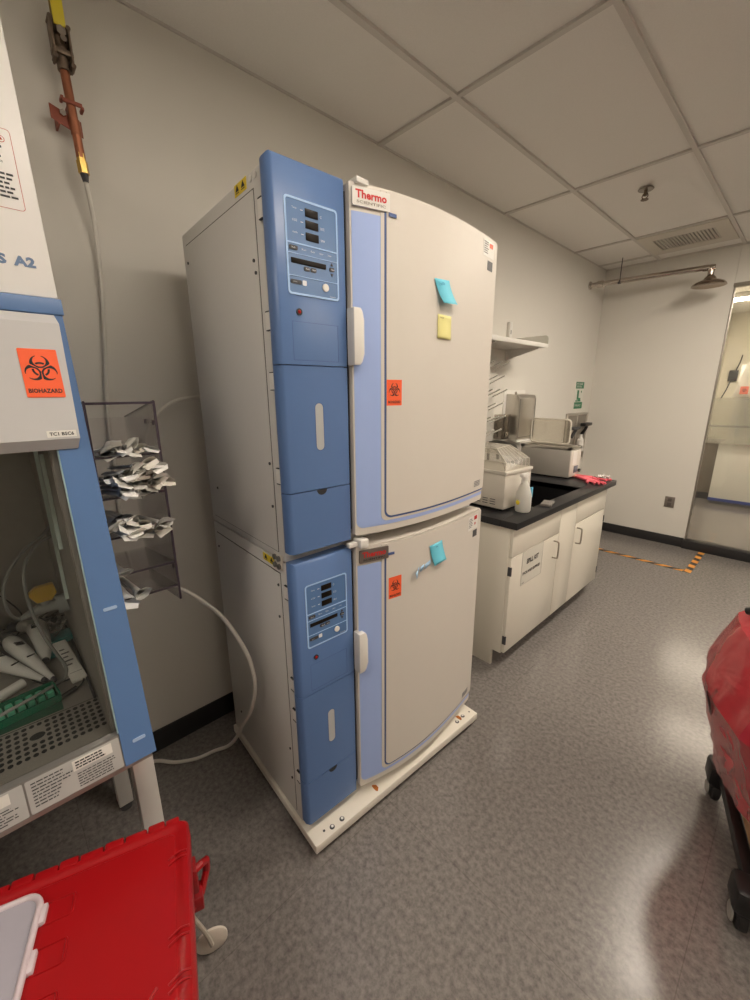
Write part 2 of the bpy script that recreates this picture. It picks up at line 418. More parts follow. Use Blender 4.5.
# ================================================================== INCUBATORS
ANG = math.radians(-2.54)
def toW(p):
    x, y = p[0]-.4, p[1]-1.0
    return Vector((.4+math.cos(ANG)*x-math.sin(ANG)*y, 1+math.sin(ANG)*x+math.cos(ANG)*y, p[2]))
def inc_thing(name, label, cat, o, group=None): return Thing(name, label, cat, o, group, ANG, toW(o))
YD0, YD1 = .829, 1.528
def fx(y):
    p = ((.829, .863), (1.10, .903), (1.32, .887), (1.535, .850)); r = 0
    for i, (yi, xi) in enumerate(p):
        l = 1
        for j, (yj, _) in enumerate(p):
            if j != i: l *= (y-yj)/(yi-yj)
        r += xi*l
    return r
def curved(mb, y0, y1, z0, z1, off, thick, r=None, n=26):
    """patch following the bulged door; r = corner radii (bl, br, tr, tl)"""
    r = r or (0, 0, 0, 0); ys = set(y0+(y1-y0)*i/n for i in range(n+1))
    for rad, side in ((r[0], 0), (r[3], 0), (r[1], 1), (r[2], 1)):
        if rad > 0:
            for k in range(1, 7):
                a = rad*(1-math.cos(PI/2*k/6)); ys.add(y0+a if side == 0 else y1-a)
    ys = sorted(ys); vs = []; fs = []
    def inset(rad, d): return 0 if rad <= 0 or d >= rad else rad-math.sqrt(max(0, rad*rad-(rad-d)**2))
    for y in ys:
        a = z0+max(inset(r[0], y-y0), inset(r[1], y1-y)); c = z1-max(inset(r[3], y-y0), inset(r[2], y1-y))
        f = fx(y)+off; k = f-thick if thick > 0 else .806
        vs += [(f, y, a), (f, y, c), (k, y, c), (k, y, a)]
    m = len(ys)
    for i in range(m-1):
        A = 4*i; B = A+4
        for j in range(4): fs.append((A+j, B+j, B+(j+1) % 4, A+(j+1) % 4))
    fs += [(0, 1, 2, 3), (4*m-4, 4*m-1, 4*m-2, 4*m-3)]
    return mb.raw(vs, fs)

def incubator(dz, label, upper):
    o = (.5, 1.07, (.062 if not upper else 1.087))
    t = inc_thing('incubator', label, 'incubator', o, 'stacked laboratory incubators')
    z0, z1 = o[2], o[2]+(1.022 if not upper else 1.034)
    B = t.part('body', MB().box(.195, .800, .607, 1.525, z0, z1-.002, .006), BODY)
    t.part('seam_shade', MB().box(.2295, .7645, .6062, .612, z0+.0255, z1-.0415), mat('seam shadow', (.09, .085, .075), .7, noise=.05), B)  # dark sheet behind the side panel paints the shadow of its gap
    t.part('side_panel', MB().box(.232, .762, .6040, .61, z0+.028, z1-.045, .0015), BODY, B)
    for (x, z) in ((.245, z1-.10), (.745, z1-.20), (.752, z1-.085 if not upper else z1-.23), (.30, z0+.15), (.752, z0+.17), (.752, z0+.30)):
        t.part('screw', MB().cyl((x, .6045, z), (x, .601, z), .0045, n=10), DARKG, B)
    for z in (z0+.935, z0+.68, z0+.53, z0+.27) if upper else (z0+.93, z0+.60, z0+.48, z0+.22):
        t.part('hinge_tab', MB().box(.792, .816, .5995, .6068, z-.022, z+.022, .002), LABELW, B)
        t.part('hinge_clip', MB().box(.796, .814, .5988, .605, z+.0215, z+.0238).box(.796, .814, .5988, .605, z-.0238, z-.0215), INK, B)
    # warning label with two triangles
    if upper: wx0, wx1, wz0, wz1, tilt = .655, .727, z1-.019-.012, z1-.004, 0
    else: wx0, wx1, wz0, wz1, tilt = .650, .733, z1-.029, z1-.004, 0
    wl = t.part('warning_label', MB().box(wx0, wx1, .6055, .6068, wz0, wz1), YELLOW, label='yellow warning label')
    k = MB()
    for f_ in (.26, .74):
        cx = wx0+(wx1-wx0)*f_; cz = (wz0+wz1)/2+.002
        k.plate((cx, .6052, cz), X_, Z_, [(-.010, -.006), (.010, -.006), (0, .009)], .0006)
        k.plate((cx, .6052, cz-.0105), X_, Z_, [(-.010, 0), (.010, 0), (.010, .0016), (-.010, .0016)], .0006)
    t.part('warning_symbol', k, INK, wl)
    if not upper:
        for (x, z) in ((.749, z1+.012), (.775, z1+.012), (.749, z1-.014), (.775, z1-.014)):
            t.part('bolt', MB().cyl((x, .6005, z), (x, .594, z), .0090, n=10), mat('grey bolt', (.22, .215, .20), .35, .5, noise=.1))
        t.part('joining_plate', MB().box(.738, .787, .6005, .6068, z1-.026, z1+.022, .002), DOORM)
    else:
        for (x, z) in ((.752, z1-.018), (.778, z1-.018)):
            t.part('plug', MB().cyl((x, .6065, z), (x, .604, z), .008, n=12), LABELW)
    # blue front panels with a wide chamfer on the outer edge
    def panel(name, za, zb, parent=None, topch=0):
        P = [(.814, .601), (.822, .5985), (.842, .5995), (.853, .607), (.856, .613), (.856, .815), (.852, .8185), (.806, .8185)]
        m = MB(); vs = []; n = len(P)
        for z in (za, zb-topch): vs += [(x, y, z) for x, y in P]
        if topch: vs += [(min(x, .856-topch*.8), max(y, .5985+topch*.8), zb) for x, y in P]
        L_ = len(vs)//n; fs = [tuple(range(n))[::-1], tuple(range((L_-1)*n, L_*n))]
        for l in range(L_-1):
            for i in range(n): fs.append((l*n+i, l*n+(i+1) % n, (l+1)*n+(i+1) % n, (l+1)*n+i))
        return t.part(name, m.raw(vs, fs), BLUE, parent, smooth=40)
    c = panel('control_panel', .634+dz, (1.096 if not upper else 1.103)+dz, topch=.008)
    mid = panel('tank_cover', .288+dz, .631+dz)
    dr = panel('bottom_cover', .104+dz, .285+dz)
    t.part('gap_shadow', MB().box(.80, .846, .609, .812, .11+dz, 1.09+dz), NAVY)
    X = .856
    # bezel
    za, zb, ya, yb = .806+dz, 1.020+dz, .637, .790
    bz = t.part('instrument_film', MB().plate((X-.001, 0, 0), Y_, Z_, rrect(ya, yb, za, zb, .008), .0018), BLUED, c)
    fr = MB(); o_ = rrect(ya-.002, yb+.002, za-.002, zb+.002, .009); i_ = rrect(ya+.003, yb-.003, za+.003, zb-.003, .006)
    vs = [(X+.0022, a, b_) for a, b_ in o_]+[(X+.0022, a, b_) for a, b_ in i_]; n = len(o_)
    fr.raw(vs, [(i, (i+1) % n, n+(i+1) % n, n+i) for i in range(n)])
    for z in (.922+dz, .899+dz, .848+dz):
        h = .0032 if z > .92+dz else .0016
        fr.box(X+.0012, X+.0022, ya+.003, yb-.003, z-h/2, z+h/2)
    t.part('outline', fr, SKY, bz, smooth=0)
    for i, z in enumerate((.996, .970, .943)):
        z += dz
        t.part('display', MB().box(X, X+.0026, .694, .732, z-.009, z+.009, .0006), DISP, bz)
    t.part('message_display', MB().box(X, X+.0026, .648, .752, .8765+dz, .8885+dz, .0006), DISP, bz)
    k = MB()
    for z, l, r_ in ((.998, 'Temp', 'C'), (.972, 'CO2', '%CO2'), (.945, 'Humidity', '%RH')):
        k.text(l, (X+.0014, .656, z+dz-.002), Y_, Z_, .005, .014); k.text(r_, (X+.0014, .738, z+dz-.006), Y_, Z_, .0055, .012 if r_ != 'C' else None)
        k.box(X+.0012, X+.002, .680, .687, z+dz-.001, z+dz+.0005)
    for i, s_ in enumerate(('Run', 'Set', 'Calibrate', 'Configure')): k.text(s_, (X+.0014, .680+i*.026, .909+dz), Y_, Z_, .004, .012)
    k.text('Reach-In', (X+.0014, .762, .811+dz), Y_, Z_, .0028, .018)
    t.part('lettering', k, PRINT, bz, smooth=0)
    for (ya_, yb_, z, s_) in ((.644, .668, .911, 'Mode'), (.684, .701, .868, ''), (.704, .721, .868, ''), (.644, .675, .834, 'Silence'), (.763, .778, .879, 'Enter')):
        kk = t.part('button', MB().plate((X+.001, 0, 0), Y_, Z_, rrect(ya_, yb_, z-.0048+dz, z+.0048+dz, .003), .0018), DARKG, bz)
    for z, pts in ((.891, [(-.004, -.003), (.004, -.003), (0, .004)]), (.866, [(-.004, .003), (0, -.004), (.004, .003)])):
        t.part('arrow_button', MB().plate((X+.001, .7705, z+dz), Y_, Z_, pts, .0016), DARKG, bz)
    for a, z, s_ in ((.6495, .909, 'Mode'), (.689, .8665, 'Back'), (.708, .8665, 'Next'), (.650, .832, 'Silence'), (.767, .8775, 'Enter')): t.part('button_text', MB().text(s_, (X+.0032, a, z+dz), Y_, Z_, .0035, .011), PRINT, bz, smooth=0)
    t.part('symbol_patch', MB().plate((X+.0012, 0, 0), Y_, Z_, rrect(.678, .690, .828+dz, .840+dz, .002), .001), PRINT, bz, smooth=0)
    t.part('key_switch', MB().lathe([(0, 0), (.0095, 0), (.0095, .0035), (.006, .004), (0, .004)], (X+.001, .748, .832+dz), M=Matrix.Rotation(PI/2, 4, 'Y')), LABELW, bz)
    led = t.part('alarm_lamp', MB().lathe([(.005, 0), (.0085, 0), (.0085, .003), (.005, .003)], (X, .664, .764+dz), M=Matrix.Rotation(PI/2, 4, 'Y')), BLACK, c)
    t.part('lens', MB().sphere((X+.001, .664, .764+dz), .0052), mat('red lens', (.35, .01, .01), .2, noise=.02), led)
    k = MB()  # access cover groove
    for a in ((.642, .7865, .740, .7412), (.642, .7865, .645, .6462)): k.box(X-.0004, X+.0004, a[0], a[1], a[2]+dz, a[3]+dz)
    for a in (.642, .7855): k.box(X-.0004, X+.0004, a, a+.0011, .645+dz, .741+dz)
    t.part('cover_groove', k, NAVY, c, smooth=0)
    t.part('sight_window', MB().plate((X-.0008, 0, 0), Y_, Z_, rrect(.7005, .7265, .402+dz, .533+dz, .0125, 6), .0012), mat('frosted window', (.46, .47, .47), .4, noise=.03), mid)
    rim = MB(); o_ = rrect(.6985, .7285, .400+dz, .535+dz, .0148, 6); i_ = rrect(.7005, .7265, .402+dz, .533+dz, .0125, 6); n = len(o_)
    vs = [(X+.0008, a, b_) for a, b_ in o_]+[(X+.0008, a, b_) for a, b_ in i_]
    rim.raw(vs, [(i, (i+1) % n, n+(i+1) % n, n+i) for i in range(n)])
    t.part('window_rim', rim, NAVY, mid, smooth=0)
    pts = [(.695, .2852+dz)]+[(.7125+.0175*math.cos(a), .2852+dz+.016*math.sin(a)) for a in [PI+PI*k/12 for k in range(1, 12)]]+[(.730, .2852+dz)]
    t.part('finger_notch', MB().plate((X-.0005, 0, 0), Y_, Z_, pts, .0012), INK, dr)
    # door ---------------------------------------------------------------
    d0, d1 = .114+dz, 1.100+dz
    m = MB(); curved(m, YD0, YD1, d0, d1, 0, 0, (.006, .012, .012, .006))
    D = t.part('door', m, DOORM)
    t.part('accent_stripe', curved(MB(), .8335, 1.525, .137+dz, 1.032+dz, .0012, .003, (.022, .01, 0, 0)), PERI, D)
    t.part('door_rim', curved(MB(), .9195, 1.527, .150+dz, 1.094+dz, .0024, .004, (.022, .01, 0, 0)), DOORM, D)
    t.part('trim_line', curved(MB(), .9305, 1.5275, .158+dz, 1.052+dz, .0036, .005, (.026, .01, 0, 0)), NAVY, D)
    t.part('door_panel', curved(MB(), .9360, 1.528, .165+dz, 1.094+dz, .0056, .008, (.022, .010, .012, .003)), DOORM, D)
    t.part('door_gap', MB().box(.80, .845, .8195, .8285, d0+.02, d1-.02), INK)
    # handle
    hz = .718+dz if not upper else .714+dz
    h = MB(); hy0, hy1 = .8165, .849
    prof = [(hy0, -.076), (hy1-.012, -.076), (hy1-.004, -.068), (hy1+.004, -.045), (hy1+.004, .045), (hy1-.001, .066), (hy1-.008, .076), (hy0, .076)]
    h.prism([(.872, y, hz+z) for y, z in prof], (.020, 0, 0), .002)
    h.box(.858, .880, .8165, .832, hz-.076, hz+.076, .002)
    t.part('handle', h, WHITE, D)
    # logo plate
    fy = lambda y: fx(y)+.001
    if upper: pm, ly0, ly1, lz0, lz1 = LABELW, .834, .946, 1.044+dz, 1.088+dz
    else: pm, ly0, ly1, lz0, lz1 = mat('smoked plate', (.22, .19, .17), .35, .6, noise=.05), .838, .944, 1.042+dz, 1.086+dz
    xa, xb = fx(ly0)+.002, fx(ly1)+.002
    ud = Vector((xb-xa, ly1-ly0, 0)); ul = ud.length
    lp = t.part('logo_plate', MB().plate((xa, ly0, 0), ud, Z_, rrect(0, ul, lz0, lz1, .003), .006), pm)
    wv = ud.normalized().cross(Vector(Z_))*.0063
    O = Vector((xa, ly0, 0))+wv; un = ud.normalized()
    t.part('red_lettering', MB().text('Thermo', O+un*.009+Vector((0, 0, lz0+.0175)), un, Z_, .020, ul-.020, bold=.035), REDINK, lp, smooth=0)
    t.part('grey_lettering', MB().text('SCIENTIFIC', O+un*.012+Vector((0, 0, lz0+.006)), un, Z_, .0065, ul-.026, bold=.02), mat('grey ink', (.30, .27, .22), .5, noise=.05) if upper else BLACK, lp, smooth=0)
    # model tag, top edge of inner panel
    tx = fx(.955)+.006
    t.part('model_tag', MB().plate((tx, .940, (1.034 if upper else 1.052)+dz), (fx(.972)-fx(.938), .034, 0), Z_, [(0, 0), (.026, -.001), (.026, .008), (0, .009)], .001), NAVY, D)
    # latch block on the door's top edge
    if upper: t.part('latch', MB().box(.835, .880, .842, .884, d1-.004, d1+.010, .003), WHITE)
    else: t.part('latch', MB().box(.842, .884, .834, .868, d1-.004, d1+.026, .004).box(.850, .868, .800, .835, d1+.002, d1+.018, .003), WHITE)
    # biohazard sticker
    by0, by1, bz0, bz1 = (.936, .992, 1.547, 1.624) if upper else (.945, .999, .884, .965)
    xq = fx((by0+by1)/2)+.0058; ud = Vector((fx(by1)-fx(by0), by1-by0, 0)); ul = ud.length; un = ud.normalized()
    st = t.part('hazard_sticker', MB().plate((fx(by0)+.0058, by0, 0), ud, Z_, [(0, bz0), (ul, bz0), (ul, bz1), (0, bz1)], .0008), ORANGE, label='orange biohazard sticker')
    wv = un.cross(Vector(Z_))*.0010; O = Vector((fx(by0)+.0058, by0, 0))+wv
    k = MB(); biohazard(k, O+un*(ul/2)+Vector((0, 0, bz0+.046)), un, Z_, .044, .0004)
    k.text('BIOHAZARD', O+un*(ul/2)+Vector((0, 0, bz0+.007)), un, Z_, .0075, .046, t=.0004, center=True, bold=.03)
    t.part('hazard_symbol', k, INK, st, smooth=0)
    # inventory labels, top right corner of the door
    def tag(y0, y1, za, zb, m, nm):
        return t.part(nm, MB().plate((fx(y0)+.0058, y0, 0), (fx(y1)-fx(y0), y1-y0, 0), Z_, [(0, za), (y1-y0, za), (y1-y0, zb), (0, zb)], .0008), m, D)
    if upper:
        a = tag(1.410, 1.500, 2.056, 2.108, LABELW, 'inventory_label')
        O = Vector((fx(1.41)+.0069, 1.410, 0)); un = Vector((fx(1.50)-fx(1.41), .09, 0)).normalized()
        t.part('label_print', lines(MB(), O+un*.006+Vector((0, 0, 2.100)), un, Z_, .036, 6, .0068, .0022, seed=4), DARKG, D, smooth=0)
        t.part('label_mark', MB().plate(O+un*.050, un, Z_, [(0, 2.088), (.028, 2.088), (.028, 2.102), (0, 2.102)], .0005), ORANGE, D)
        tag(1.450, 1.492, 2.015, 2.046, DARKG, 'barcode_label')
    else:
        tag(1.410, 1.498, 1.022, 1.082, LABELW, 'inventory_label')
        O = Vector((fx(1.41)+.0069, 1.410, 0)); un = Vector((fx(1.50)-fx(1.41), .09, 0)).normalized()
        t.part('label_print', lines(MB(), O+un*.006+Vector((0, 0, 1.070)), un, Z_, .034, 6, .007, .0020, seed=5), DARKG, D, smooth=0)
        t.part('label_mark', MB().plate(O+un*.052, un, Z_, [(0, 1.062), (.026, 1.062), (.026, 1.079), (0, 1.079)], .0005).plate(O+un*.056, un, Z_, [(0, 1.040), (.010, 1.040), (.010, 1.050), (0, 1.050)], .0005), REDINK, D)
        tag(1.456, 1.494, .985, 1.015, DARKG, 'barcode_label')
    # small grey rating text at the lower right
    O = Vector((fx(1.44)+.0069, 1.44, 0)); un = Vector((fx(1.52)-fx(1.44), .08, 0)).normalized()
    zz = .185+dz
    t.part('rating_print', lines(MB(), O+Vector((0, 0, zz+.018)), un, Z_, .06, 4, .0065, .003, seed=9, jitter=.2), mat('rating grey', (.22, .22, .24), .5, noise=.02), D, smooth=0)
    # hinges on the right edge
    for z in (d0+.05, d1-.05): t.part('door_hinge', MB().cyl((.832, 1.5345, z-.012), (.832, 1.5345, z+.012), .0065), DARKG)
    return t

incubator(0, 'lower incubator of the stack, smoked logo plate, resting on the white wheeled stand', False)
incubator(1.025, 'upper incubator of the stack with cream logo plate and yellow note on door', True)

t = inc_thing('incubator_stand', 'cream steel wheeled stand under the two stacked incubators', 'equipment stand', (.5, 1.07, 0))
m = MB(); m.box(.185, .905, .598, 1.532, .026, .0615, .003)
P = t.part('platform', m, mat('cream stand paint', (.74, .70, .62), .3, noise=.02))
for (x, y, r) in ((.876, .650, .0045), (.884, .680, .0095), (.884, .724, .0095), (.874, 1.413, .0095), (.869, 1.462, .0095), (.873, 1.508, .004)):
    t.part('bolt_hole', MB().lathe([(0, .0002), (r, .0002), (r, .0008), (0, .0008)], (x, y, .0612), n=16), DARKG, P)
    if r > .008: t.part('bolt_end', MB().sphere((x-.002, y+.002, .0618), r*.55, (1, 1, .3)), LABELW, P)
RUST = mat('rust', (.42, .13, .02), .8, noise=.5, nscale=120)
for (x, y) in ((.872, .899), (.862, 1.440)):
    t.part('rust_spot', MB().plate((x, y, .0616), X_, Y_, [(.015*math.cos(a)*(1+.25*math.sin(3*a+x*90)), .011*math.sin(a)*(1+.2*math.cos(2*a))) for a in [2*PI*k/18 for k in range(18)]], .0004), RUST, P)
for (x, y) in ((.86, .64), (.86, 1.49), (.26, .64), (.26, 1.49)):
    w_ = t.part('caster', MB().cyl((x, y-.012, .0145), (x, y+.012, .0145), .0145).box(x-.016, x+.016, y-.017, y+.017, .020, .027, .002), BLACK)
t.part('underframe', MB().box(.21, .875, .63, .66, .012, .027).box(.21, .875, 1.47, 1.50, .012, .027).box(.845, .875, .63, 1.50, .012, .027), BLACK)

# sticky notes -------------------------------------------------------------
CYAN = mat('cyan note paper', (.16, .62, .80), .6, noise=.02)
YNOTE = mat('yellow note paper', (.84, .78, .32), .6, noise=.02)
def note(name, label, y, z, sy, sz, tilt, m, curl, cat='sticky note', shear=0.):
    o = (fx(y)+.0062, y, z)
    t_ = []
    n = 8; vs = []; fs = []
    for i in range(n+1):
        f = i/n; lift = .0012+curl*f*f
        for j in range(3):
            a = (j-1)/2*sy+shear*f; zz = -f*sz
            ya = y+a*math.cos(tilt)-zz*math.sin(tilt)*-1*-1; za = z+a*math.sin(tilt)+zz*math.cos(tilt)
            vs.append((fx(ya)+.0060+lift, ya, za))
    for i in range(n):
        for j in range(2): fs.append((3*i+j, 3*i+j+1, 3*i+4+j, 3*i+3+j))
    mb = MB(); mb.raw(vs, fs)
    ob_t = inc_thing(name, label, cat, o, 'sticky notes on the incubator doors')
    p = ob_t.part('sheet', mb, m)
    sm = p.modifiers.new('t', 'SOLIDIFY'); sm.thickness = .0006; sm.offset = 1
    return ob_t
n_ = note('sticky_note', 'curling cyan sticky note above the yellow one on the upper incubator', 1.160, 1.932, .074, .072, .05, CYAN, .020, shear=.022)
n_.part('handwriting', MB().text('cells', (fx(1.15)+.0090, 1.146, 1.912), (.0, 1, .2), (0, -.2, 1), .009, .026), mat('blue ink', (.04, .22, .42), .6, noise=.02), smooth=0)
n_ = note('sticky_note', 'flat yellow sticky note on the upper incubator door', 1.180, 1.829, .072, .073, -.01, YNOTE, .002)
n_.part('handwriting', MB().text('notes', (fx(1.17)+.0078, 1.152, 1.818), (.0, 1, .0), Z_, .005, .022), mat('pencil', (.4, .36, .2), .6, noise=.02), smooth=0)
n_ = note('sticky_note', 'cyan sticky note on the lower incubator door', 1.174, 1.040, .074, .082, .08, CYAN, .012, shear=.012)
n_.part('handwriting', MB().text('media', (fx(1.18)+.0080, 1.156, 1.020), (.0, 1, .1), (0, -.1, 1), .006, .030), mat('blue ink', (.04, .22, .42), .6, noise=.02), smooth=0)
m = MB()
pts = [(1.142, .974), (1.105, .968), (1.080, .964), (1.068, .957)]
for (ya, za), (yb, zb) in zip(pts, pts[1:]):
    m.raw([(fx(ya)+.010, ya, za-.009), (fx(yb)+.016, yb, zb-.009), (fx(yb)+.016, yb, zb+.009), (fx(ya)+.010, ya, za+.009)], [(0, 1, 2, 3)])
m.raw([(fx(1.07)+.016, 1.068, .966), (fx(1.07)+.022, 1.050, .960), (fx(1.07)+.024, 1.054, .936), (fx(1.07)+.014, 1.072, .944)], [(0, 1, 2, 3)])
tp = inc_thing('paper_strip', 'twisted pale blue paper strip beside the lower cyan note', 'paper strip', (fx(1.12)+.012, 1.12, .96))
p = tp.part('strip', m, mat('pale blue strip', (.42, .62, .84), .55, noise=.02)); sm = p.modifiers.new('t', 'SOLIDIFY'); sm.thickness = .0006

# ================================================================== SINK CABINET
XC = .806
t = Thing('sink_base_cabinet', 'cream two-door sink cabinet with a spill kit sign on one door', 'cabinet', (.4, 2.68, 0))
m = MB()
for ya_, yb_ in ((1.960, 1.978), (3.387, 3.405)): m.prism([(.0, ya_, .0), (.728, ya_, .0), (.728, ya_, .105), (.786, ya_, .105), (.786, ya_, .876), (.0, ya_, .876)], (0, yb_-ya_, 0), .001)
m.box(.0, .786, 1.978, 3.387, .105, .125); m.box(.0, .012, 1.978, 3.387, .125, .876); m.box(.768, .786, 1.978, 3.387, .125, .876)
t.part('carcass', m, CAB)
t.part('toe_kick', MB().box(.70, .722, 1.979, 3.386, 0, .104), mat('toe kick', (.44, .41, .36), .6, noise=.03))
t.part('kick_strip', MB().box(.7225, .7255, 1.979, 3.386, 0, .1), mat('kick strip', (.10, .088, .078), .5, noise=.05))
t.part('drawer_front', MB().box(.786, XC, 1.965, 2.572, .706, .872, .002), CAB)
t.part('drawer_front', MB().box(.786, XC, 2.832, 3.400, .7065, .872, .002), CAB)
t.part('filler_panel', MB().box(.786, XC, 2.575, 2.829, .112, .872, .002), CAB)
for (ya, yb, hy, hin) in ((1.965, 2.572, 2.500, 1.965), (2.832, 3.400, 2.872, 3.400)):
    d = t.part('door', MB().box(.786, XC, ya, yb, .112, .702, .002), CAB)
    t.part('handle', MB().tube([(XC-.002, hy, .558), (XC+.026, hy, .560), (XC+.034, hy, .572), (XC+.034, hy, .655), (XC+.026, hy, .668), (XC-.002, hy, .670)], .0052, sub=4), mat('satin handle', (.42, .38, .32), .35, .8, noise=.03), d)
    for z in (.625, .195):
        sg = -1 if hin < 2.5 else 1
        t.part('hinge', MB().cyl((XC+.001, hin-sg*.002, z-.026), (XC+.001, hin-sg*.002, z+.026), .0044, n=10).box(.790, XC+.001, hin-.002+sg*.0012, hin+.002+sg*.0012, z-.026, z+.026), DARKG, d)
sg = t.part('door_sign', MB().box(XC, XC+.0012, 2.092, 2.350, .496, .706), mat('laminated paper', (.72, .70, .62), .2, noise=.02, coat=.3), label='laminated spill kit sign')
e = MB()
for a in ((2.092, 2.350, .7035, .706), (2.092, 2.350, .496, .4985)): e.box(XC+.0012, XC+.0018, *a)
for a in ((2.092, 2.0945), (2.3475, 2.350)): e.box(XC+.0012, XC+.0018, a[0], a[1], .496, .706)
t.part('sign_edge', e, mat('sign edge', (.40, .38, .34), .4, noise=.02), sg, smooth=0)
k = MB(); k.text('SPILL KIT', (XC+.0014, 2.221, .618), Y_, Z_, .032, .150, center=True, bold=.03)
k.text('PADS AND SUPPLIES', (XC+.0014, 2.215, .558), Y_, Z_, .019, .215, center=True, bold=.03); k.text('SDS', (XC+.0014, 2.105, .502), Y_, Z_, .009, .03)
t.part('lettering', k, INK, sg, smooth=0)

t = Thing('worktop', 'black epoxy sink worktop over the cream cabinet', 'worktop', (.4, 2.76, .876))
m = MB(); X1, Y0, Y1 = .832, 1.945, 3.505; sx0, sx1, sy0, sy1 = .33, .735, 2.32, 3.05
m.box(.0, sx0, Y0, Y1, .877, .915, .002); m.box(sx1, X1, Y0, Y1, .877, .915, .002)
m.box(sx0, sx1, Y0, sy0, .877, .915, .001); m.box(sx0, sx1, sy1, Y1, .877, .915, .001)
t.part('slab', m, EPOXY)
m = MB(); zb = .70
for a in ((sx0-.01, sx0, sy0, sy1), (sx1, sx1+.01, sy0, sy1), (sx0, sx1, sy0-.01, sy0), (sx0, sx1, sy1, sy1+.01)): m.box(a[0], a[1], a[2], a[3], zb, .912)
m.box(sx0, sx1, sy0, sy1, zb-.01, zb)
t.part('basin', m, mat('sink black', (.006, .006, .007), .5, noise=.1))
t.part('backsplash', MB().box(.0, .02, Y0, Y1, .915, .99, .002), EPOXY)

# ---- faucets
def faucet(y, label):
    t = Thing('laboratory_faucet', label, 'faucet', (.13, y, .915), 'gooseneck faucets at the sink')
    t.part('base', MB().lathe([(0, 0), (.028, 0), (.028, .01), (.018, .03), (.016, .10), (0, .10)], (.13, y, .915)), CHROME)
    t.part('spout', MB().tube([(.13, y, 1.0), (.13, y, 1.19), (.15, y, 1.215), (.20, y, 1.225), (.30, y, 1.215), (.345, y, 1.20), (.36, y, 1.165), (.36, y, 1.14)], .011), mat('dark faucet', (.12, .115, .105), .3, .7, noise=.05))
    for s in (-1, 1): t.part('handle', MB().cyl((.13, y, 1.0), (.13, y+s*.05, 1.005), .007).sphere((.13, y+s*.055, 1.005), .013), CHROME)
faucet(2.52, 'dark gooseneck faucet next to the incubator edge')
faucet(2.78, 'dark gooseneck faucet behind the gabled water bath, by the towel dispenser')

# ---- water bath 1 (gabled cover)
M1 = Matrix.Translation((.36, 2.235, 0)) @ Matrix.Rotation(math.radians(-2), 4, 'Z')
t = Thing('water_bath', 'white water bath with clear ribbed gable cover beside the incubator', 'water bath', (.36, 2.235, .915), 'water baths on the worktop', math.radians(-2))
t.o = Vector((0, 0, .915))
WB = mat('water bath enamel', (.66, .62, .55), .4, noise=.02)
x0, x1, y0, y1, zt = -.325, .335, -.145, .145, 1.150
P = t.part('housing', MB().box(x0, x1-.02, y0, y1, .928, zt-.02, .006), WB)
t.part('rim', MB().box(x0-.004, x1-.012, y0-.004, y1+.004, zt-.020, zt, .004), WB)
t.part('feet', MB().box(x0+.02, x1-.035, y0+.015, y1-.015, .915, .930), BLACK)
v_ = MB()
for r_ in range(3):
    for c_ in range(6): v_.box(x0+.30+c_*.05, x0+.335+c_*.05, y0-.001, y0+.001, .95+r_*.014, .954+r_*.014)
t.part('vent_slots', v_, DARKG, P, smooth=0)
CLEAR = thin_glass('clear plastic cover', (.90, .89, .86), .06, .25, (.66, .62, .55), .25)
m = MB(); xa, xb, ya, yb = x0+.02, x1-.03, y0+.012, y1-.012; zr = zt+.125; z2 = zt+.05
prof = [(ya, zt), (ya+.004, z2), (-.008, zr), (.008, zr), (yb-.004, z2), (yb, zt)]
prof = [(ya, zt), (ya+.004, z2), (ya+.06, zr-.01), (yb-.06, zr), (yb-.004, z2), (yb, zt)]
vs = [(xa+.05 if z > z2+.01 else xa, y, z) for y, z in prof]+[(xb-.10 if z > z2+.01 else xb, y, z) for y, z in prof]; n = 6
m.raw(vs, [(i, i+1, n+i+1, n+i) for i in range(n-1)]+[tuple(range(n)), tuple(range(2*n-1, n-1, -1))])
C_ = t.part('gable_cover', m, CLEAR, smooth=0)
e = MB()
for i in range(n-1): e.tube([vs[n+i], vs[n+i+1]], .0016, n=6)
for i in (1, 4): e.tube([vs[i], vs[n+i]], .0016, n=6)
for i in (2, 3): e.tube([vs[i], vs[n+i]], .0013, n=6)
for k_ in range(5):
    f_ = (k_+1)/6; a = Vector(vs[n+1]).lerp(Vector(vs[n+4]), f_); b_ = Vector(vs[n+2]).lerp(Vector(vs[n+3]), f_)
    e.tube([(a.x, a.y, zt), a, b_], .0010, n=6, smooth=False)
t.part('cover_edges', e, mat('polished plastic edge', (.72, .68, .60), .2, noise=.02), C_)

# ---- water bath 2 (open lid)
t = Thing('water_bath', 'grey water bath with raised clear lid between sink and shower wall', 'water bath', (.30, 3.38, .915), 'water baths on the worktop')
x0, x1, y0, y1, zt = .14, .551, 3.275, 3.49, 1.165
GB = mat('grey bath enamel', (.44, .415, .375), .42, noise=.02)
m = MB(); m.box(x0, x1, y0, y1, .925, zt-.025, .004)
P = t.part('housing', m, GB)
m = MB()
for a in ((x0, x0+.03, y0, y1), (x1-.03, x1, y0, y1), (x0, x1, y0, y0+.03), (x0, x1, y1-.03, y1)): m.box(a[0]-.006*(a[0] == x0), a[1], a[2], a[3], zt-.026, zt, .003)
t.part('tank_rim', m, STEEL)
t.part('tank_interior', MB().box(x0+.03, x1-.03, y0+.03, y1-.03, zt-.024, zt-.020), STEEL)
t.part('front_plate', MB().box(x1-.001, x1+.002, y0+.012, y1-.012, .93, zt-.03, .001), WB, P)
t.part('instruction_label', MB().box(x1+.002, x1+.003, y0+.05, y0+.13, 1.02, 1.13), LABELW, P)
t.part('control_screen', MB().box(x1+.002, x1+.004, y0+.085, y0+.165, .955, 1.01, .001), mat('blue grey panel', (.12, .14, .18), .3, noise=.03), P)
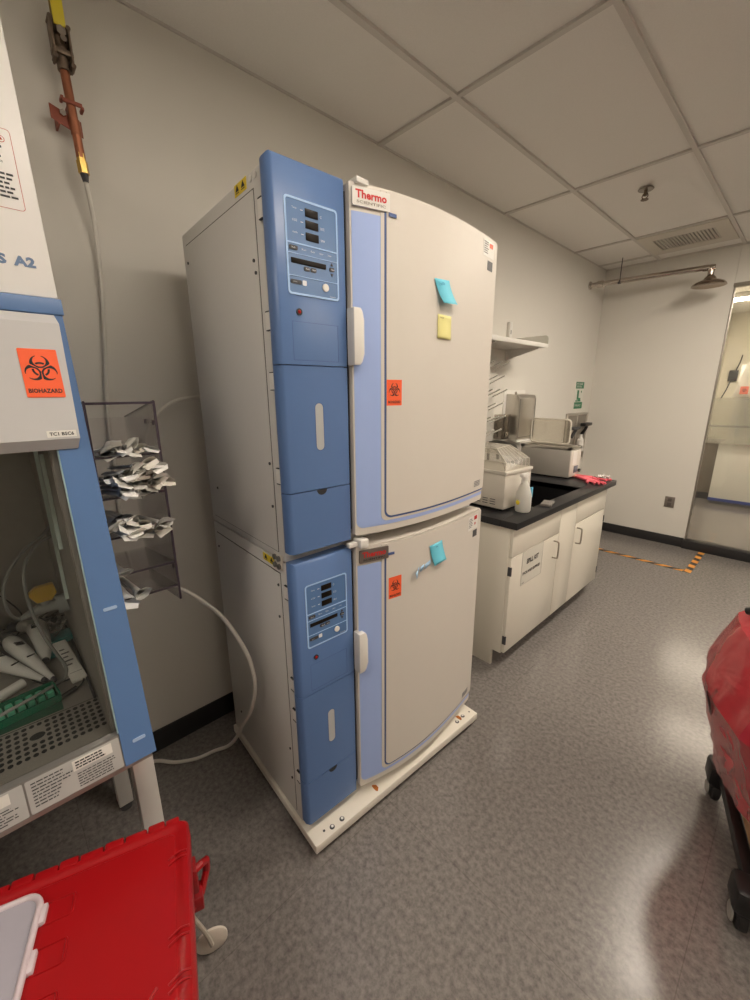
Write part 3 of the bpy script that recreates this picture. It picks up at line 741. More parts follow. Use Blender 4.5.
t.part('dial', MB().cyl((x1+.003, y0+.185, .965), (x1+.016, y0+.185, .965), .014), BLACK, P)
t.part('feet', MB().box(x0+.02, x1-.02, y0+.02, y1-.02, .915, .926), BLACK)
lid = MB(); zl = 1.365; o_ = rrect(.13, .46, zt+.002, zl, .03, 5)
lid.plate((0, y1-.035, 0), X_, Z_, o_, .004)
Lp = t.part('raised_lid', lid, thin_glass('clear lid', (.92, .90, .85), .15, .14, (.75, .71, .63)))
t.part('lid_edge', MB().tube([(a, y1-.037, b_) for a, b_ in o_]+[(o_[0][0], y1-.037, o_[0][1])], .007, n=8, smooth=False), mat('lid edge', (.70, .66, .58), .25, noise=.02), Lp)

# ---- spray bottle
bx, by = .735, 2.185
t = Thing('spray_bottle', 'translucent spray bottle with yellow dot standing on the worktop edge', 'spray bottle', (bx, by, .915))
BOT = mat('milky bottle', (.76, .75, .70), .3, noise=.02, trans=.3, ior=1.2)
t.part('bottle', MB().lathe([(0, 0), (.040, 0), (.044, .008), (.044, .09), (.042, .105), (.030, .145), (.018, .168), (.0145, .175), (.0145, .19), (0, .19)], (bx, by, .916), n=28), BOT)
h = MB(); h.lathe([(0, 0), (.017, 0), (.017, .018), (.012, .026), (0, .026)], (bx, by, 1.098))
h.box(bx-.012, bx+.012, by-.045, by+.028, 1.120, 1.140, .004)
t.part('trigger_head', h, WHITE)
t.part('trigger', MB().tube([(bx, by-.03, 1.122), (bx, by-.036, 1.10), (bx, by-.028, 1.082)], .0045), WHITE)
t.part('yellow_dot', MB().sphere((bx-.010, by-.0405, .972), .015, (1, .35, 1)), mat('yellow dot', (.85, .68, .03), .5, noise=.02))
t.part('blue_label', MB().box(bx+.030, bx+.040, by+.008, by+.026, 1.0, 1.06, .002), mat('blue label', (.15, .50, .72), .5, noise=.02))

# ---- sponge, gloves, crumpled wrap
single('sponge', MB().box(-.032, .032, -.055, .055, 0, .018, .005, M=Matrix.Translation((.775, 2.42, .9155)) @ Matrix.Rotation(.25, 4, 'Z')), mat('grey sponge', (.20, .185, .17), .95, noise=.5, nscale=90, bump=1, bscale=300), 'dark grey sponge lying by the front of the sink', 'sponge', (.775, 2.42, .915))
GLV = mat('pink rubber', (.80, .13, .17), .42, noise=.03, bump=.2, bscale=60)
def glove(x, y, ang, label):
    t = Thing('rubber_glove', label, 'glove', (x, y, .9155), 'pink gloves on the worktop', ang)
    t.o = Vector((0, 0, 0)); m = MB()
    m.sphere((.0, .0, .011), .05, (.85, 1., .2), 20)
    m.tube([(0, -.03, .011), (0, -.12, .010), (0, -.17, .012)], .03, n=14, rs=[.010, .010, .010])
    for i, (dx, l) in enumerate(((-.032, .07), (-.011, .085), (.011, .08), (.032, .065))):
        m.tube([(dx*.8, .03, .011), (dx*1.1, .03+l*.6, .014), (dx*1.2+.004*i, .03+l, .010)], .009, n=8, rs=[.0095, .009, .0065])
    m.tube([(.03, -.01, .011), (.06, .02, .012), (.07, .045, .010)], .009, n=8, rs=[.011, .009, .007])
    m.prism([(-.035, -.18, .002), (.035, -.18, .002), (.034, -.02, .002), (-.034, -.02, .002)], (0, 0, .018), .006)
    t.part('hand', m, GLV, smooth=60)
    t.part('cuff_edge', MB().box(-.038, .038, -.186, -.176, .002, .021, .004), mat('pale cuff', (.85, .55, .35), .5, noise=.03))
glove(.725, 3.30, -2.2, 'pink rubber glove nearest the worktop front edge')
glove(.70, 3.425, -1.5, 'pink rubber glove lying further in, by the grey water bath')
m = MB()
for i in range(16):
    a, b_ = R.uniform(-.035, .035), R.uniform(-.03, .035); s = R.uniform(.02, .035); q = [Vector((a+R.uniform(-s, s), b_+R.uniform(-s, s), R.uniform(.002, .045))) for _ in range(4)]
    m.raw(q, [(0, 1, 2), (0, 2, 3)])
o = single('crumpled_wrap', m, mat('crinkled white wrap', (.78, .76, .72), .3, noise=.03), None, None, (0, 0, 0)); o.location = (.745, 3.435, .9165)
o['label'] = 'crumpled white plastic wrap behind the pink gloves'; o['category'] = 'wrapper'
sm = o.modifiers.new('t', 'SOLIDIFY'); sm.thickness = .001

for o_ in COL.objects:
    if o_.parent is None and o_.name.split('.')[0] in ('water_bath', 'laboratory_faucet', 'spray_bottle'): o_.location.z += .0012

# ================================================================== WALL THINGS BY THE SINK
t = Thing('wall_shelf', 'white wall shelf with raised end lip high above the sink', 'shelf', (0, 2.9, 1.915))
SH = mat('shelf laminate', (.66, .63, .57), .35, noise=.02)
t.part('board', MB().box(.004, .30, 2.35, 3.25, 1.912, 1.932, .003), SH)
t.part('front_edge', MB().box(.299, .304, 2.35, 3.25, 1.910, 1.940, .002), WHITE)
P_ = rrect(.004, .300, 1.925, 2.005, .03, 5)
t.part('end_lip', MB().plate((0, 3.254, 0), X_, Z_, P_, .004), mat('pale lip', (.68, .67, .61), .4, noise=.02))
for y in (2.55, 3.17):
    br = t.part('bracket', MB().box(.001, .026, y-.022, y+.022, 1.83, 2.12, .002).prism([(.02, y-.01, 1.84), (.27, y-.01, 1.905), (.27, y-.01, 1.912), (.02, y-.01, 1.912)], (0, .02, 0)), WHITE)
    t.part('slot', MB().box(.0255, .0268, y-.004, y+.004, 2.03, 2.06).box(.0255, .0268, y-.004, y+.004, 1.86, 1.88), DARKG, br)

t = Thing('drying_rack', 'white drying rack with slanted pegs on the wall beside the towel dispenser', 'drying rack', (0, 2.72, 1.45))
t.part('board', MB().box(.001, .02, 2.42, 3.00, 1.20, 1.86, .003), mat('pegboard plastic', (.60, .58, .53), .4, noise=.02))
for r_ in range(6):
    for c_ in range(5):
        y = 2.50+c_*.105+(r_ % 2)*.05; z = 1.25+r_*.10
        if y > 2.98: continue
        t.part('peg', MB().tube([(.018, y, z), (.14, y, z+.055)], .0058, n=8).sphere((.14, y, z+.055), .007, n=8), mat('peg white', (.86, .84, .79), .5, noise=.02))

t = Thing('towel_dispenser', 'tall brushed steel paper towel dispenser above the sink', 'towel dispenser', (0, 3.36, 1.38))
t.part('housing', MB().prism([(.001, 3.21, 1.20), (.125, 3.21, 1.20), (.125, 3.21, 1.535), (.105, 3.21, 1.562), (.001, 3.21, 1.572)], (0, .295, 0), .002), STEEL)
t.part('door_seam', MB().box(.1245, .1262, 3.222, 3.493, 1.215, 1.218).box(.1245, .1262, 3.222, 3.225, 1.215, 1.53).box(.1245, .1262, 3.490, 3.493, 1.215, 1.53), DARKG, smooth=0)
t.part('lock', MB().cyl((.07, 3.24, 1.565), (.07, 3.24, 1.588), .008), CHROME)
t.part('back_plate', MB().box(.0, .005, 3.17, 3.53, 1.13, 1.60, .001), WHITE)
pt = MB(); pt.prism([(.03, 3.24, 1.20), (.10, 3.24, 1.20), (.120, 3.24, 1.178), (.11, 3.24, 1.172), (.04, 3.24, 1.19)], (0, .24, 0), .003)
t.part('paper_towel', pt, PAPER)

t = Thing('soap_dispenser', 'small dark chrome soap dispenser left of the tall steel towel box', 'soap dispenser', (0, 3.10, 1.30))
t.part('tank', MB().box(.001, .085, 3.045, 3.155, 1.21, 1.40, .012), mat('smoked chrome', (.23, .20, .17), .2, .9, noise=.1, nscale=20))
t.part('lid', MB().box(.001, .088, 3.042, 3.158, 1.39, 1.41, .004), CHROME)
t.part('push_lever', MB().box(.085, .10, 3.08, 3.12, 1.23, 1.27, .004), CHROME)

t = Thing('eyewash_sign', 'green and white emergency sign on the wall near the corner', 'sign', (0, 4.745, 1.55))
t.part('panel', MB().box(.0, .003, 4.635, 4.855, 1.405, 1.69), mat('sign white', (.72, .72, .66), .4, noise=.02))
GRN = mat('sign green', (.012, .17, .075), .4, noise=.03)
for z_ in (1.618, 1.407): t.part('green_band', MB().box(.003, .0036, 4.637, 4.853, z_, z_+.069), GRN, smooth=0)
k = MB(); k.box(.003, .0038, 4.69, 4.735, 1.50, 1.60).box(.003, .0038, 4.735, 4.79, 1.495, 1.52).cyl((.003, 4.80, 1.585), (.0038, 4.80, 1.585), .012); k.box(.003, .0038, 4.66, 4.80, 1.482, 1.495)
t.part('pictogram', k, GRN, smooth=0)
k = MB(); k.text('EYE WASH', (.0038, 4.655, 1.655), Y_, Z_, .022, .16); k.text('STATION', (.0038, 4.655, 1.628), Y_, Z_, .020, .13); k.text('EMERGENCY', (.0038, 4.655, 1.430), Y_, Z_, .022, .16)
t.part('lettering', k, LABELW, smooth=0)

t = Thing('eyewash_station', 'steel wall box with black swing-down eyewash handle in the corner', 'eyewash', (0, 4.74, 1.1))
t.part('cabinet', MB().box(.001, .012, 4.46, 5.02, .85, 1.36, .002), mat('eyewash steel', (.33, .30, .26), .4, .6, noise=.05))
t.part('frame', MB().box(.012, .022, 4.46, 5.02, 1.335, 1.36, .002).box(.012, .022, 4.46, 4.485, .85, 1.335, .002).box(.012, .022, 4.995, 5.02, .85, 1.335, .002).box(.012, .020, 4.73, 4.75, .85, 1.335, .002), STEEL)
t.part('handle', MB().tube([(.02, 4.90, 1.12), (.06, 4.90, 1.19), (.065, 4.90, 1.22), (.07, 4.90, 1.23)], .016).box(.03, .09, 4.80, 5.0, 1.215, 1.25, .008), BLACK)
t.part('arm', MB().tube([(.02, 4.62, 1.10), (.06, 4.62, 1.19), (.065, 4.62, 1.20)], .016).box(.03, .08, 4.52, 4.70, 1.19, 1.22, .006), DARKG)
t.part('bottle', MB().lathe([(0, 0), (.035, 0), (.035, .12), (.015, .15), (.015, .18), (0, .18)], (.065, 4.77, .95)), WHITE)

# ================================================================== GAS PIPE AND TUBES
t = Thing('gas_pipe', 'copper gas pipe with yellow-handled valve coming down the wall', 'pipe', (.06, .368, 2.5))
t.part('upper_pipe', MB().tube([(.06, .366, ZC), (.06, .366, 2.65)], .012, n=12, smooth=False), mat('dull yellow pipe', (.30, .22, .05), .5, noise=.1))
t.part('lever', MB().box(.076, .082, .355, .385, 2.632, ZC-.01, .002), mat('yellow lever', (.80, .66, .04), .35, noise=.05))
k = MB().text('GAS', (.0828, .378, 2.70), (0, 0, 1), (0, -1, 0), .012, .06, bold=.03); t.part('lettering', k, INK, smooth=0)
t.part('side_plates', MB().box(.045, .09, .343, .349, 2.545, 2.645, .002).box(.045, .09, .385, .391, 2.535, 2.635, .002).box(.05, .085, .341, .393, 2.562, 2.576, .002), BRONZE)
t.part('bolts', MB().cyl((.09, .346, 2.640), (.055, .346, 2.640), .006).cyl((.09, .388, 2.630), (.055, .388, 2.630), .006).cyl((.09, .346, 2.550), (.055, .346, 2.550), .006).cyl((.09, .388, 2.540), (.055, .388, 2.540), .006), BRONZE)
t.part('valve_body', MB().cyl((.06, .366, 2.65), (.06, .366, 2.62), .018).sphere((.06, .367, 2.600), .021).cyl((.06, .367, 2.585), (.06, .367, 2.53), .017), BRONZE)
t.part('stem_nut', MB().cyl((.078, .369, 2.615), (.092, .369, 2.615), .013, n=6).cyl((.078, .371, 2.596), (.096, .371, 2.596), .008), CHROME)
t.part('lower_pipe', MB().tube([(.06, .367, 2.54), (.06, .370, 2.44), (.06, .374, 2.31)], .0125, n=12).cyl((.06, .3715, 2.41), (.06, .3725, 2.37), .0145), COPPER)
RB = mat('red brown clip', (.28, .08, .05), .5, .3, noise=.2)
t.part('hanger_ring', MB().box(.001, .056, .363, .375, 2.446, 2.456).box(.045, .075, .343, .351, 2.450, 2.460, .002).box(.045, .075, .393, .401, 2.438, 2.448, .002).box(.068, .076, .347, .397, 2.444, 2.455, .002), RB)
t.part('wall_bracket', MB().prism([(.048, .314, 2.438), (.048, .392, 2.415), (.048, .392, 2.372), (.048, .314, 2.400)], (.004, 0, 0), .001).box(.001, .050, .330, .335, 2.39, 2.42), RB)
t.part('bolt', MB().cyl((.05, .345, 2.420), (.062, .345, 2.420), .009, n=6), CHROME)
t.part('brass_fitting', MB().cyl((.06, .374, 2.322), (.06, .3745, 2.302), .013, n=6).cyl((.06, .3745, 2.302), (.06, .376, 2.268), .0155, n=6), BRASS)
t.part('nipple', MB().cyl((.06, .376, 2.268), (.06, .377, 2.246), .012, .008), DARKG)

single('wall_tubing', MB().tube([(.058, .377, 2.250), (.045, .383, 2.20), (.03, .388, 2.12), (.022, .384, 1.97), (.02, .366, 1.77), (.02, .340, 1.566), (.02, .33, 1.35), (.02, .32, 1.1)], .0065, n=10), mat('clear wall tubing', (.68, .66, .60), .3, noise=.02),
       'milky thin tube hanging down the wall from the brass fitting', 'tubing', (.03, .36, 1.9))
single('looped_tubing', MB().tube([(.05, .43, 1.30), (.05, .435, 1.38), (.05, .454, 1.445), (.05, .486, 1.497), (.05, .523, 1.533), (.05, .568, 1.559), (.05, .619, 1.570), (.05, .70, 1.574), (.06, .80, 1.56), (.06, .9, 1.5)], .0070, n=10), mat('grey tubing', (.74, .71, .65), .35, noise=.02),
       'grey tube arching behind the upper incubator against the wall', 'tubing', (.05, .55, 1.55))
single('floor_tubing', MB().tube([(.30, .345, .93), (.38, .408, .915), (.44, .456, .869), (.5, .497, .811), (.56, .533, .702), (.585, .544, .619), (.58, .547, .538), (.52, .546, .403), (.42, .554, .274), (.31, .560, .120), (.24, .545, .035), (.20, .500, .012), (.185, .426, .012), (.140, .350, .012), (.077, .295, .012), (.05, .24, .012)], .0075, n=10), TUBE,
       'white tube curving down to the floor between hood and incubators', 'tubing', (.5, .5, .5))

# ================================================================== BIOSAFETY CABINET
YR = .157; YL = -1.15
def xf(z): return .89-.2*(z-.789)
def xu(z): return xf(1.749)-.002-.118*(z-1.749)
t = Thing('biosafety_cabinet', 'white and blue biosafety cabinet with sliding glass sash and biohazard sticker', 'biosafety cabinet', (.45, -.5, .782))
# outer shell
sp = MB(); prof = [(.06, .785), (xf(.785)-.012, .785), (xf(1.77)-.012, 1.77), (xu(2.38)-.012, 2.38), (.06, 2.38)]
sp.prism([(x, YR-.006, z) for x, z in prof], (0, .005, 0))
t.part('side_panel', sp, BLUEP)
sp = MB(); sp.prism([(x, YL, z) for x, z in prof], (0, .006, 0)); t.part('side_panel', sp, BLUEP)
t.part('back_panel', MB().box(.05, .06, YL, YR, .785, 2.38), WHITEP)
U = MB(); U.prism([(.06, YL, 1.776), (xu(1.776), YL, 1.776), (xu(2.38), YL, 2.38), (.06, YL, 2.38)], (0, YR-YL, 0), .003)
UP = t.part('upper_housing', U, WHITEP)
t.part('upper_band', MB().prism([(.30, YL, 1.744), (xf(1.744)+.004, YL, 1.744), (xf(1.775)+.006, YL, 1.775), (.30, YL, 1.775)], (0, YR+.004-YL, 0), .0015), BLUEP)
def post(ya0, ya1, yb0, yb1, m):  # z bottom .782 to top 1.744
    za, zb = .782, 1.744; d = .03
    vs = []
    for (z, y0, y1) in ((za, ya0, ya1), (zb, yb0, yb1)):
        vs += [(xf(z), y0, z), (xf(z), y1, z), (xf(z)-d, y1, z), (xf(z)-d, y0, z)]
    return m.raw(vs, [(0, 1, 5, 4), (1, 2, 6, 5), (2, 3, 7, 6), (3, 0, 4, 7), (0, 3, 2, 1), (4, 5, 6, 7)])
PO = t.part('front_post', post(.094, YR, .1045, YR+.001, MB()), BLUEP)
t.part('front_post', post(YL, YL+.06, YL, YL+.06, MB()), BLUEP)
UV = Vector((0, 1, 0)); VV = Vector((-.2, 0, 1)).normalized(); NV = UV.cross(VV)
# rubber rivet marks on the post
for z in (1.131, .828):
    m = MB(); m.plate(Vector((xf(z), .116, z-.002))+NV*0, UV, VV, rrect(0, .026, 0, .007, .003), .003)
    t.part('clip', m, mat('pale clip', (.36, .50, .72), .35, noise=.02), PO)
gl = MB(); gl.plate(Vector((xf(1.745)-.016+.0, 0, 1.745))-Vector((0, 0, 0)), UV, -VV, [(YL+.06, 0), (.100, 0), (.0935, .905), (YL+.06, .905)], .005)
t.part('sash_glass', gl, thin_glass('sash glass', (.99, .995, .985), .06, .008, (.4, .4, .38)), smooth=0)
ge = MB(); a = Vector((xf(1.74)-.003, .1035, 1.74)); b_ = Vector((xf(.86)-.003, .0935, .86))
ge.tube([a, b_], .0016, n=6); t.part('sash_edge', ge, mat('green glass edge', (.42, .58, .58), .3, noise=.02), smooth=0)
# grey cover
cz0, cz1 = 1.477, 1.742
def cov(y0, y1):
    p = [(cz0, .004), (cz0+.022, .022), (cz1-.018, .020), (cz1, .004)]
    vs = []
    for z, o_ in p:
        k_ = (z-cz0)/(cz1-cz0); yr = .139+(.147-.139)*k_-(.004 if o_ < .01 else 0)
        vs += [(xf(z)+o_, YL+.05, z), (xf(z)+o_, yr, z), (xf(z)-.02, yr, z), (xf(z)-.02, YL+.05, z)]
    fs = []
    for i in range(3):
        A = 4*i; B = A+4
        for j in range(4): fs.append((A+j, A+(j+1) % 4, B+(j+1) % 4, B+j))
    fs += [(0, 3, 2, 1), (12, 13, 14, 15)]
    return MB().raw(vs, fs)
CV = t.part('sash_cover', cov(0, 0), GREYCOV, smooth=0)
def onf(y, z, o_): return Vector((xf(z)+o_, y, z))
s1 = MB(); a, b_ = .072, .129
O = onf(.0705, 1.5805, .0222); VC = (onf(0, 1.70, .0202)-onf(0, 1.52, .0216)).normalized()
s1.plate(O, UV, VC, rrect(0, .0605, 0, .094, .002), .0006)
S = t.part('hazard_sticker', s1, ORANGE, CV, label='orange biohazard sticker')
k = MB(); O2 = O+UV.cross(VC)*.0008
biohazard(k, O2+UV*.030+VC*.0545, UV, VC, .054, .0003); k.text('BIOHAZARD', O2+UV*.0305+VC*.0085, UV, VC, .0085, .053, t=.0003, center=True, bold=.03)
t.part('hazard_symbol', k, INK, S, smooth=0)
O = onf(.087, 1.503, .0222)
S = t.part('name_label', MB().plate(O, UV, VC, [(0, 0), (.048, 0), (.048, .013), (0, .013)], .0006), LABELW, CV)
t.part('lettering', MB().text('TC1 BSC6', O+UV*.004+VC*.003+UV.cross(VC)*.0008, UV, VC, .007, .040, t=.0003, bold=.03), INK, S, smooth=0)
# upper panel print
VU = Vector((-.118, 0, 1)).normalized()
def onu(y, z, o_=.0006): return Vector((xu(z)+o_, y, z))
k = MB().text('1300 SERIE', onu(-.125, 1.829), UV, VU, .0185, .192, t=.0003, bold=.03).text('S', onu(.0735, 1.829), UV, VU, .0190, .014, t=.0003, bold=.05).text('A2', onu(.0975, 1.829), UV, VU, .0190, .034, t=.0003, bold=.05)
t.part('series_lettering', k, mat('slate blue ink', (.17, .25, .40), .5, noise=.02), UP, smooth=0)
k = MB(); o_ = rrect(.02, .134, 0, .141, .006); i_ = rrect(.0208, .1332, .0008, .1402, .0054); n = len(o_); B0 = onu(0, 1.931)
vs = [B0+UV*a+VU*b_ for a, b_ in o_]+[B0+UV*a+VU*b_ for a, b_ in i_]
k.raw(vs, [(i, (i+1) % n, n+(i+1) % n, n+i) for i in range(n)])
vs = [onu(.118, 2.052)+UV*(.006*math.cos(a))+VU*(.006*math.sin(a)) for a in [2*PI*j/16 for j in range(16)]]+[onu(.118, 2.052)+UV*(.005*math.cos(a))+VU*(.005*math.sin(a)) for a in [2*PI*j/16 for j in range(16)]]
k.raw(vs, [(i, (i+1) % 16, 16+(i+1) % 16, 16+i) for i in range(16)]).plate(onu(.114, 2.0495), UV, VU, [(0, 0), (.007, .001), (.003, .008)], .0003)
t.part('warning_frame', k, mat('warning red', (.62, .10, .08), .5, noise=.02), UP, smooth=0)
k = lines(MB(), onu(.03, 2.036), UV, VU, .090, 4, .0085, .0036, seed=3, jitter=.15); lines(k, onu(.03, 1.990), UV, VU, .098, 6, .0080, .0034, seed=8, jitter=.12)
t.part('warning_text', k, DARKG, UP, smooth=0)
# interior
ID = MB(); yi = .0865; zi = .85; xb_ = .12
ID.box(.115, xb_, YL+.05, yi, zi, 1.50); ID.prism([(xb_, yi, zi), (xf(zi)-.03, yi, zi), (xf(1.5)-.03, yi, 1.5), (xb_, yi, 1.5)], (0, .003, 0))
ID.prism([(xb_, YL+.05, zi), (xf(zi)-.03, YL+.05, zi), (xf(1.5)-.03, YL+.05, 1.5), (xb_, YL+.05, 1.5)], (0, .003, 0)); ID.box(xb_, .72, YL+.05, yi, 1.50, 1.505)
t.part('interior_liner', ID, DKSTEEL, smooth=0)
t.part('side_seal', MB().prism([(xf(zi)-.034, .0895, zi), (xf(zi)-.024, .0895, zi), (xf(1.5)-.024, .0895, 1.5), (xf(1.5)-.034, .0895, 1.5)], (0, .013, 0)), DKSTEEL, smooth=0)
wk = MB(); wk.box(xb_, .86, YL+.05, .090, zi-.006, zi, .001)
W = t.part('work_tray', wk, mat('work tray steel', (.34, .32, .29), .38, .35, noise=.08, nscale=30))
t.part('tray_seam', MB().box(.690, .6915, YL+.06, .086, zi, zi+.0004).box(.20, .2015, YL+.06, .086, zi, zi+.0004), INK, W, smooth=0)
hs = MB()
def disc(mb, x, y, z, rx, ry, n=8):
    vs = [(x, y, z)]+[(x+rx*math.cos(2*PI*k_/n), y+ry*math.sin(2*PI*k_/n), z) for k_ in range(n)]
    mb.raw(vs, [(0, i+1, (i+1) % n+1) for i in range(n)])
for i in range(58):
    y = .079-.0137*i
    if y < -.7: break
    for j in range(7):
        if -.055 < y < -.020 and 1 <= j <= 3: continue
        disc(hs, .703+.0172*j, y, zi+.0005, .0062, .0050)
    for j in range(2): disc(hs, .125+.022*j, y, zi+.0005, .0055, .0042)
disc(hs, .745, -.037, zi+.0006, .012, .014, 16)
t.part('perforations', hs, INK, W, smooth=0)
fl = MB(); fl.prism([(xf(.858)-.018, YL+.05, .858), (xf(.858), YL+.05, .858), (xf(.784), YL+.05, .784), (.80, YL+.05, .784), (.80, YL+.05, .80), (xf(.8)-.03, YL+.05, .80)], (0, .0935-YL-.05, 0))
FL = t.part('front_lip', fl, mat('front lip steel', (.30, .29, .28), .35, .6, noise=.05), smooth=0)
for (ya, yb, sd) in ((-.068, .0915, 11), (-.30, -.0715, 12)):
    pl = MB().plate(onf(ya, .7865, .0004), UV, VV, rrect(0, yb-ya, 0, .069, .003), .0008)
    p_ = t.part('rating_plate', pl, mat('brushed label', (.55, .55, .54), .35, .3, noise=.03), FL)
    k = lines(MB(), onf(ya+.008, .845, .0016), UV, VV, (yb-ya)*.42, 8, .0068, .0022, seed=sd, jitter=.5)
    lines(k, onf(ya+(yb-ya)*.5, .820, .0016), UV, VV, (yb-ya)*.45, 6, .0055, .0018, seed=sd+5, jitter=.2)
    t.part('plate_print', k, DARKG, p_, smooth=0)
    q = t.part('paper_sticker', MB().plate(onf(ya+(yb-ya)*.47, .829, .0016), UV, VV, [(0, 0), ((yb-ya)*.44, 0), ((yb-ya)*.44, .022), (0, .022)], .0006), LABELW, p_)
    t.part('sticker_print', lines(MB(), onf(ya+(yb-ya)*.50, .845, .0028), UV, VV, (yb-ya)*.36, 3, .006, .0026, seed=sd+9, jitter=.2), INK, q, smooth=0)
t.part('base_pan', MB().box(.06, xf(.785)-.01, YL+.01, YR-.008, .765, .784), DKSTEEL)
# two pale green upright strips against the side liner
r_ = MB()
for (y0, y1, x0, zt_, zb2) in ((.0795, .082, .490, 1.45, 1.045), (.0805, .083, .615, 1.455, 1.225)):
    r_.box(x0-.003, x0+.003, y0-.003, y1+.003, zb2, zt_, .001)
t.part('pale_strips', r_, mat('pale green strip', (.70, .84, .80), .3, noise=.03), smooth=0)

t = Thing('cabinet_stand', 'silver steel leg stand carrying the biosafety cabinet', 'stand', (.45, -.5, 0))
for (x, y) in ((.755, .142), (.20, .142), (.755, YL+.05), (.20, YL+.05)):
    l = t.part('leg', MB().box(x-.026, x+.026, y-.024, y+.024, .03, .735, .003), STEELP)
    t.part('foot', MB().lathe([(0, 0), (.022, 0), (.022, .008), (.009, .014), (.009, .032), (0, .032)], (x, y, 0)), DARKG, l)
t.part('top_rail', MB().box(.18, .78, .118, .166, .735, .764, .003).box(.18, .78, YL+.026, YL+.074, .735, .764, .003).box(.18, .23, YL+.07, .12, .735, .764, .003).box(.73, .78, YL+.07, .12, .735, .764, .003), STEELP)

# things inside the cabinet ------------------------------------------------
PIP = mat('pipette controller grey', (.86, .86, .83), .4, noise=.02)
def pipette(p0, p1, label, z=.882, gun=False):
    p0 = Vector((*p0, z)); p1 = Vector((*p1, z-.014)); d = (p1-p0); L = d.length; d.normalize(); s = Vector((-d.y, d.x, 0)).normalized()
    t = Thing('pipette_controller', label, 'pipette controller', (p0.x, p0.y, .85), 'pipette controllers in the cabinet')
    m = MB()
    if gun:
        m.tube([p0, p0+d*.05], .02, n=14, rs=[.018, .02], smooth=False)
    m.tube([p0+d*L*.0, p0+d*L*.12, p0+d*L*.35, p0+d*L*.62, p0+d*L*.86, p1], .02, n=18, rs=[.017, .0225, .020, .014, .008, .0055])
    t.part('body', m, PIP, smooth=60)
    t.part('cap', MB().tube([p0-d*.035, p0-d*.022, p0+d*.006], .02, n=16, rs=[.012, .020, .021]).sphere(tuple(p0-d*.03), .016), BLACK, smooth=60)
    k = MB(); ct = p0+d*L*.30
    nrm = Vector((0, 0, .0245))
    for i in range(3): k.box(-.010, .010, -.0015, .0015, 0, .002, M=Matrix.Translation(ct+nrm+d*(i-1)*.008) @ Matrix.Rotation(math.atan2(d.y, d.x)+.9, 4, 'Z'))
    k.box(-.001, .001, -.009, .009, -.002, .001, M=Matrix.Translation(p0+d*L*.55+Vector((0, 0, .0175))) @ Matrix.Rotation(math.atan2(d.y, d.x), 4, 'Z'))
    t.part('grip_marks', k, INK, smooth=0)
    t.part('nose', MB().cyl(p1-d*.004, p1+d*.008, .0066, .005), DARKG)
    return t
pipette((.335, -.115), (.548, -.004), 'pipette controller lying nearest the front grille', z=.880)
pipette((.295, -.060), (.572, .014), 'middle pipette controller, black cap behind, tip by the clear tube', z=.886)
t = Thing('pipette_controller', 'pistol-grip pipette controller lying at the rear of the trio', 'pipette controller', (.26, 0, .85), 'pipette controllers in the cabinet')
m = MB(); m.tube([(.215, -.030, .885), (.235, -.012, .888), (.26, .003, .888)], .017, n=16, rs=[.016, .018, .022]); m.tube([(.235, .004, .888), (.27, .006, .888), (.34, .010, .882), (.40, .010, .872), (.445, .008, .866)], .02, n=16, rs=[.018, .026, .022, .017, .010])
t.part('body', m, PIP, smooth=60)
t.part('cap', MB().sphere((.203, -.044, .885), .017).cyl((.206, -.040, .885), (.215, -.030, .885), .0165), BLACK)
t.part('nose', MB().cyl((.443, .008, .866), (.452, .008, .865), .0085), DARKG)
k = MB()
for i in range(3): k.box(.285+i*.010, .288+i*.010, -.006, .014, .908, .912)
t.part('grip_marks', k, INK, smooth=0)
t = Thing('tube_holder', 'white plastic sleeve lying behind the green tip rack', 'tube', (.55, -.07, .85))
t.part('sleeve', MB().cyl((.575, -.115, .872), (.535, -.045, .872), .012, n=20), PIP)
t.part('collar', MB().cyl((.573, -.112, .872), (.566, -.100, .872), .020, n=20), PIP)
GT = mat('green translucent plastic', (.015, .28, .15), .15, noise=.05, trans=.45, ior=1.2)
t = Thing('tip_rack', 'emerald green translucent tip rack behind the perforated grille', 'tip rack', (.63, -.04, .85))
Mx = Matrix.Translation((.632, -.05, 0)) @ Matrix.Rotation(math.radians(8), 4, 'Z')
t.part('tray', MB().box(-.028, .028, -.075, .065, .851, .856, .002, M=Mx).box(-.030, -.026, -.075, .065, .855, .882, M=Mx).box(.026, .030, -.075, .065, .855, .872, M=Mx).box(-.03, .03, .062, .066, .855, .880, M=Mx), GT)
m = MB()
for i in range(7):
    for j in range(2): m.box(-.02+j*.02, -.006+j*.02, -.07+i*.019, -.056+i*.019, .856, .878, .003, M=Mx)
t.part('wells', m, mat('mint plastic', (.10, .48, .30), .3, noise=.08))
t = Thing('green_mat', 'thin dark green film lying under the tip rack', 'mat', (.66, -.05, .8505))
t.part('sheet', MB().box(.60, .685, -.16, .018, .8506, .8516), mat('dark green film', (.02, .10, .06), .3, noise=.1))
def pack(x0, y0, x1, y1, wd, label, z=.853):
    d = Vector((x1-x0, y1-y0, 0)); L = d.length; A = math.atan2(d.y, d.x); Mq = Matrix.Translation((x0, y0, z)) @ Matrix.Rotation(A, 4, 'Z')
    t = Thing('paper_pack', label, 'paper pack', (x0, y0, z), 'paper packs in the cabinet')
    t.part('wrapper', MB().box(0, L, -wd/2, wd/2, 0, .014, .004, M=Mq), PAPER)
    k = MB()
    for i in range(5): k.box(L*.25+i*L*.1, L*.28+i*L*.1, -wd*.3, wd*(.05+.2*(i % 2)), .0141, .0146, M=Mq)
    k.box(L*.86, L*.865, -wd*.4, wd*.4, .0141, .0146, M=Mq)
    t.part('print', k, mat('grey print', (.2, .2, .2), .6, noise=.02), smooth=0)
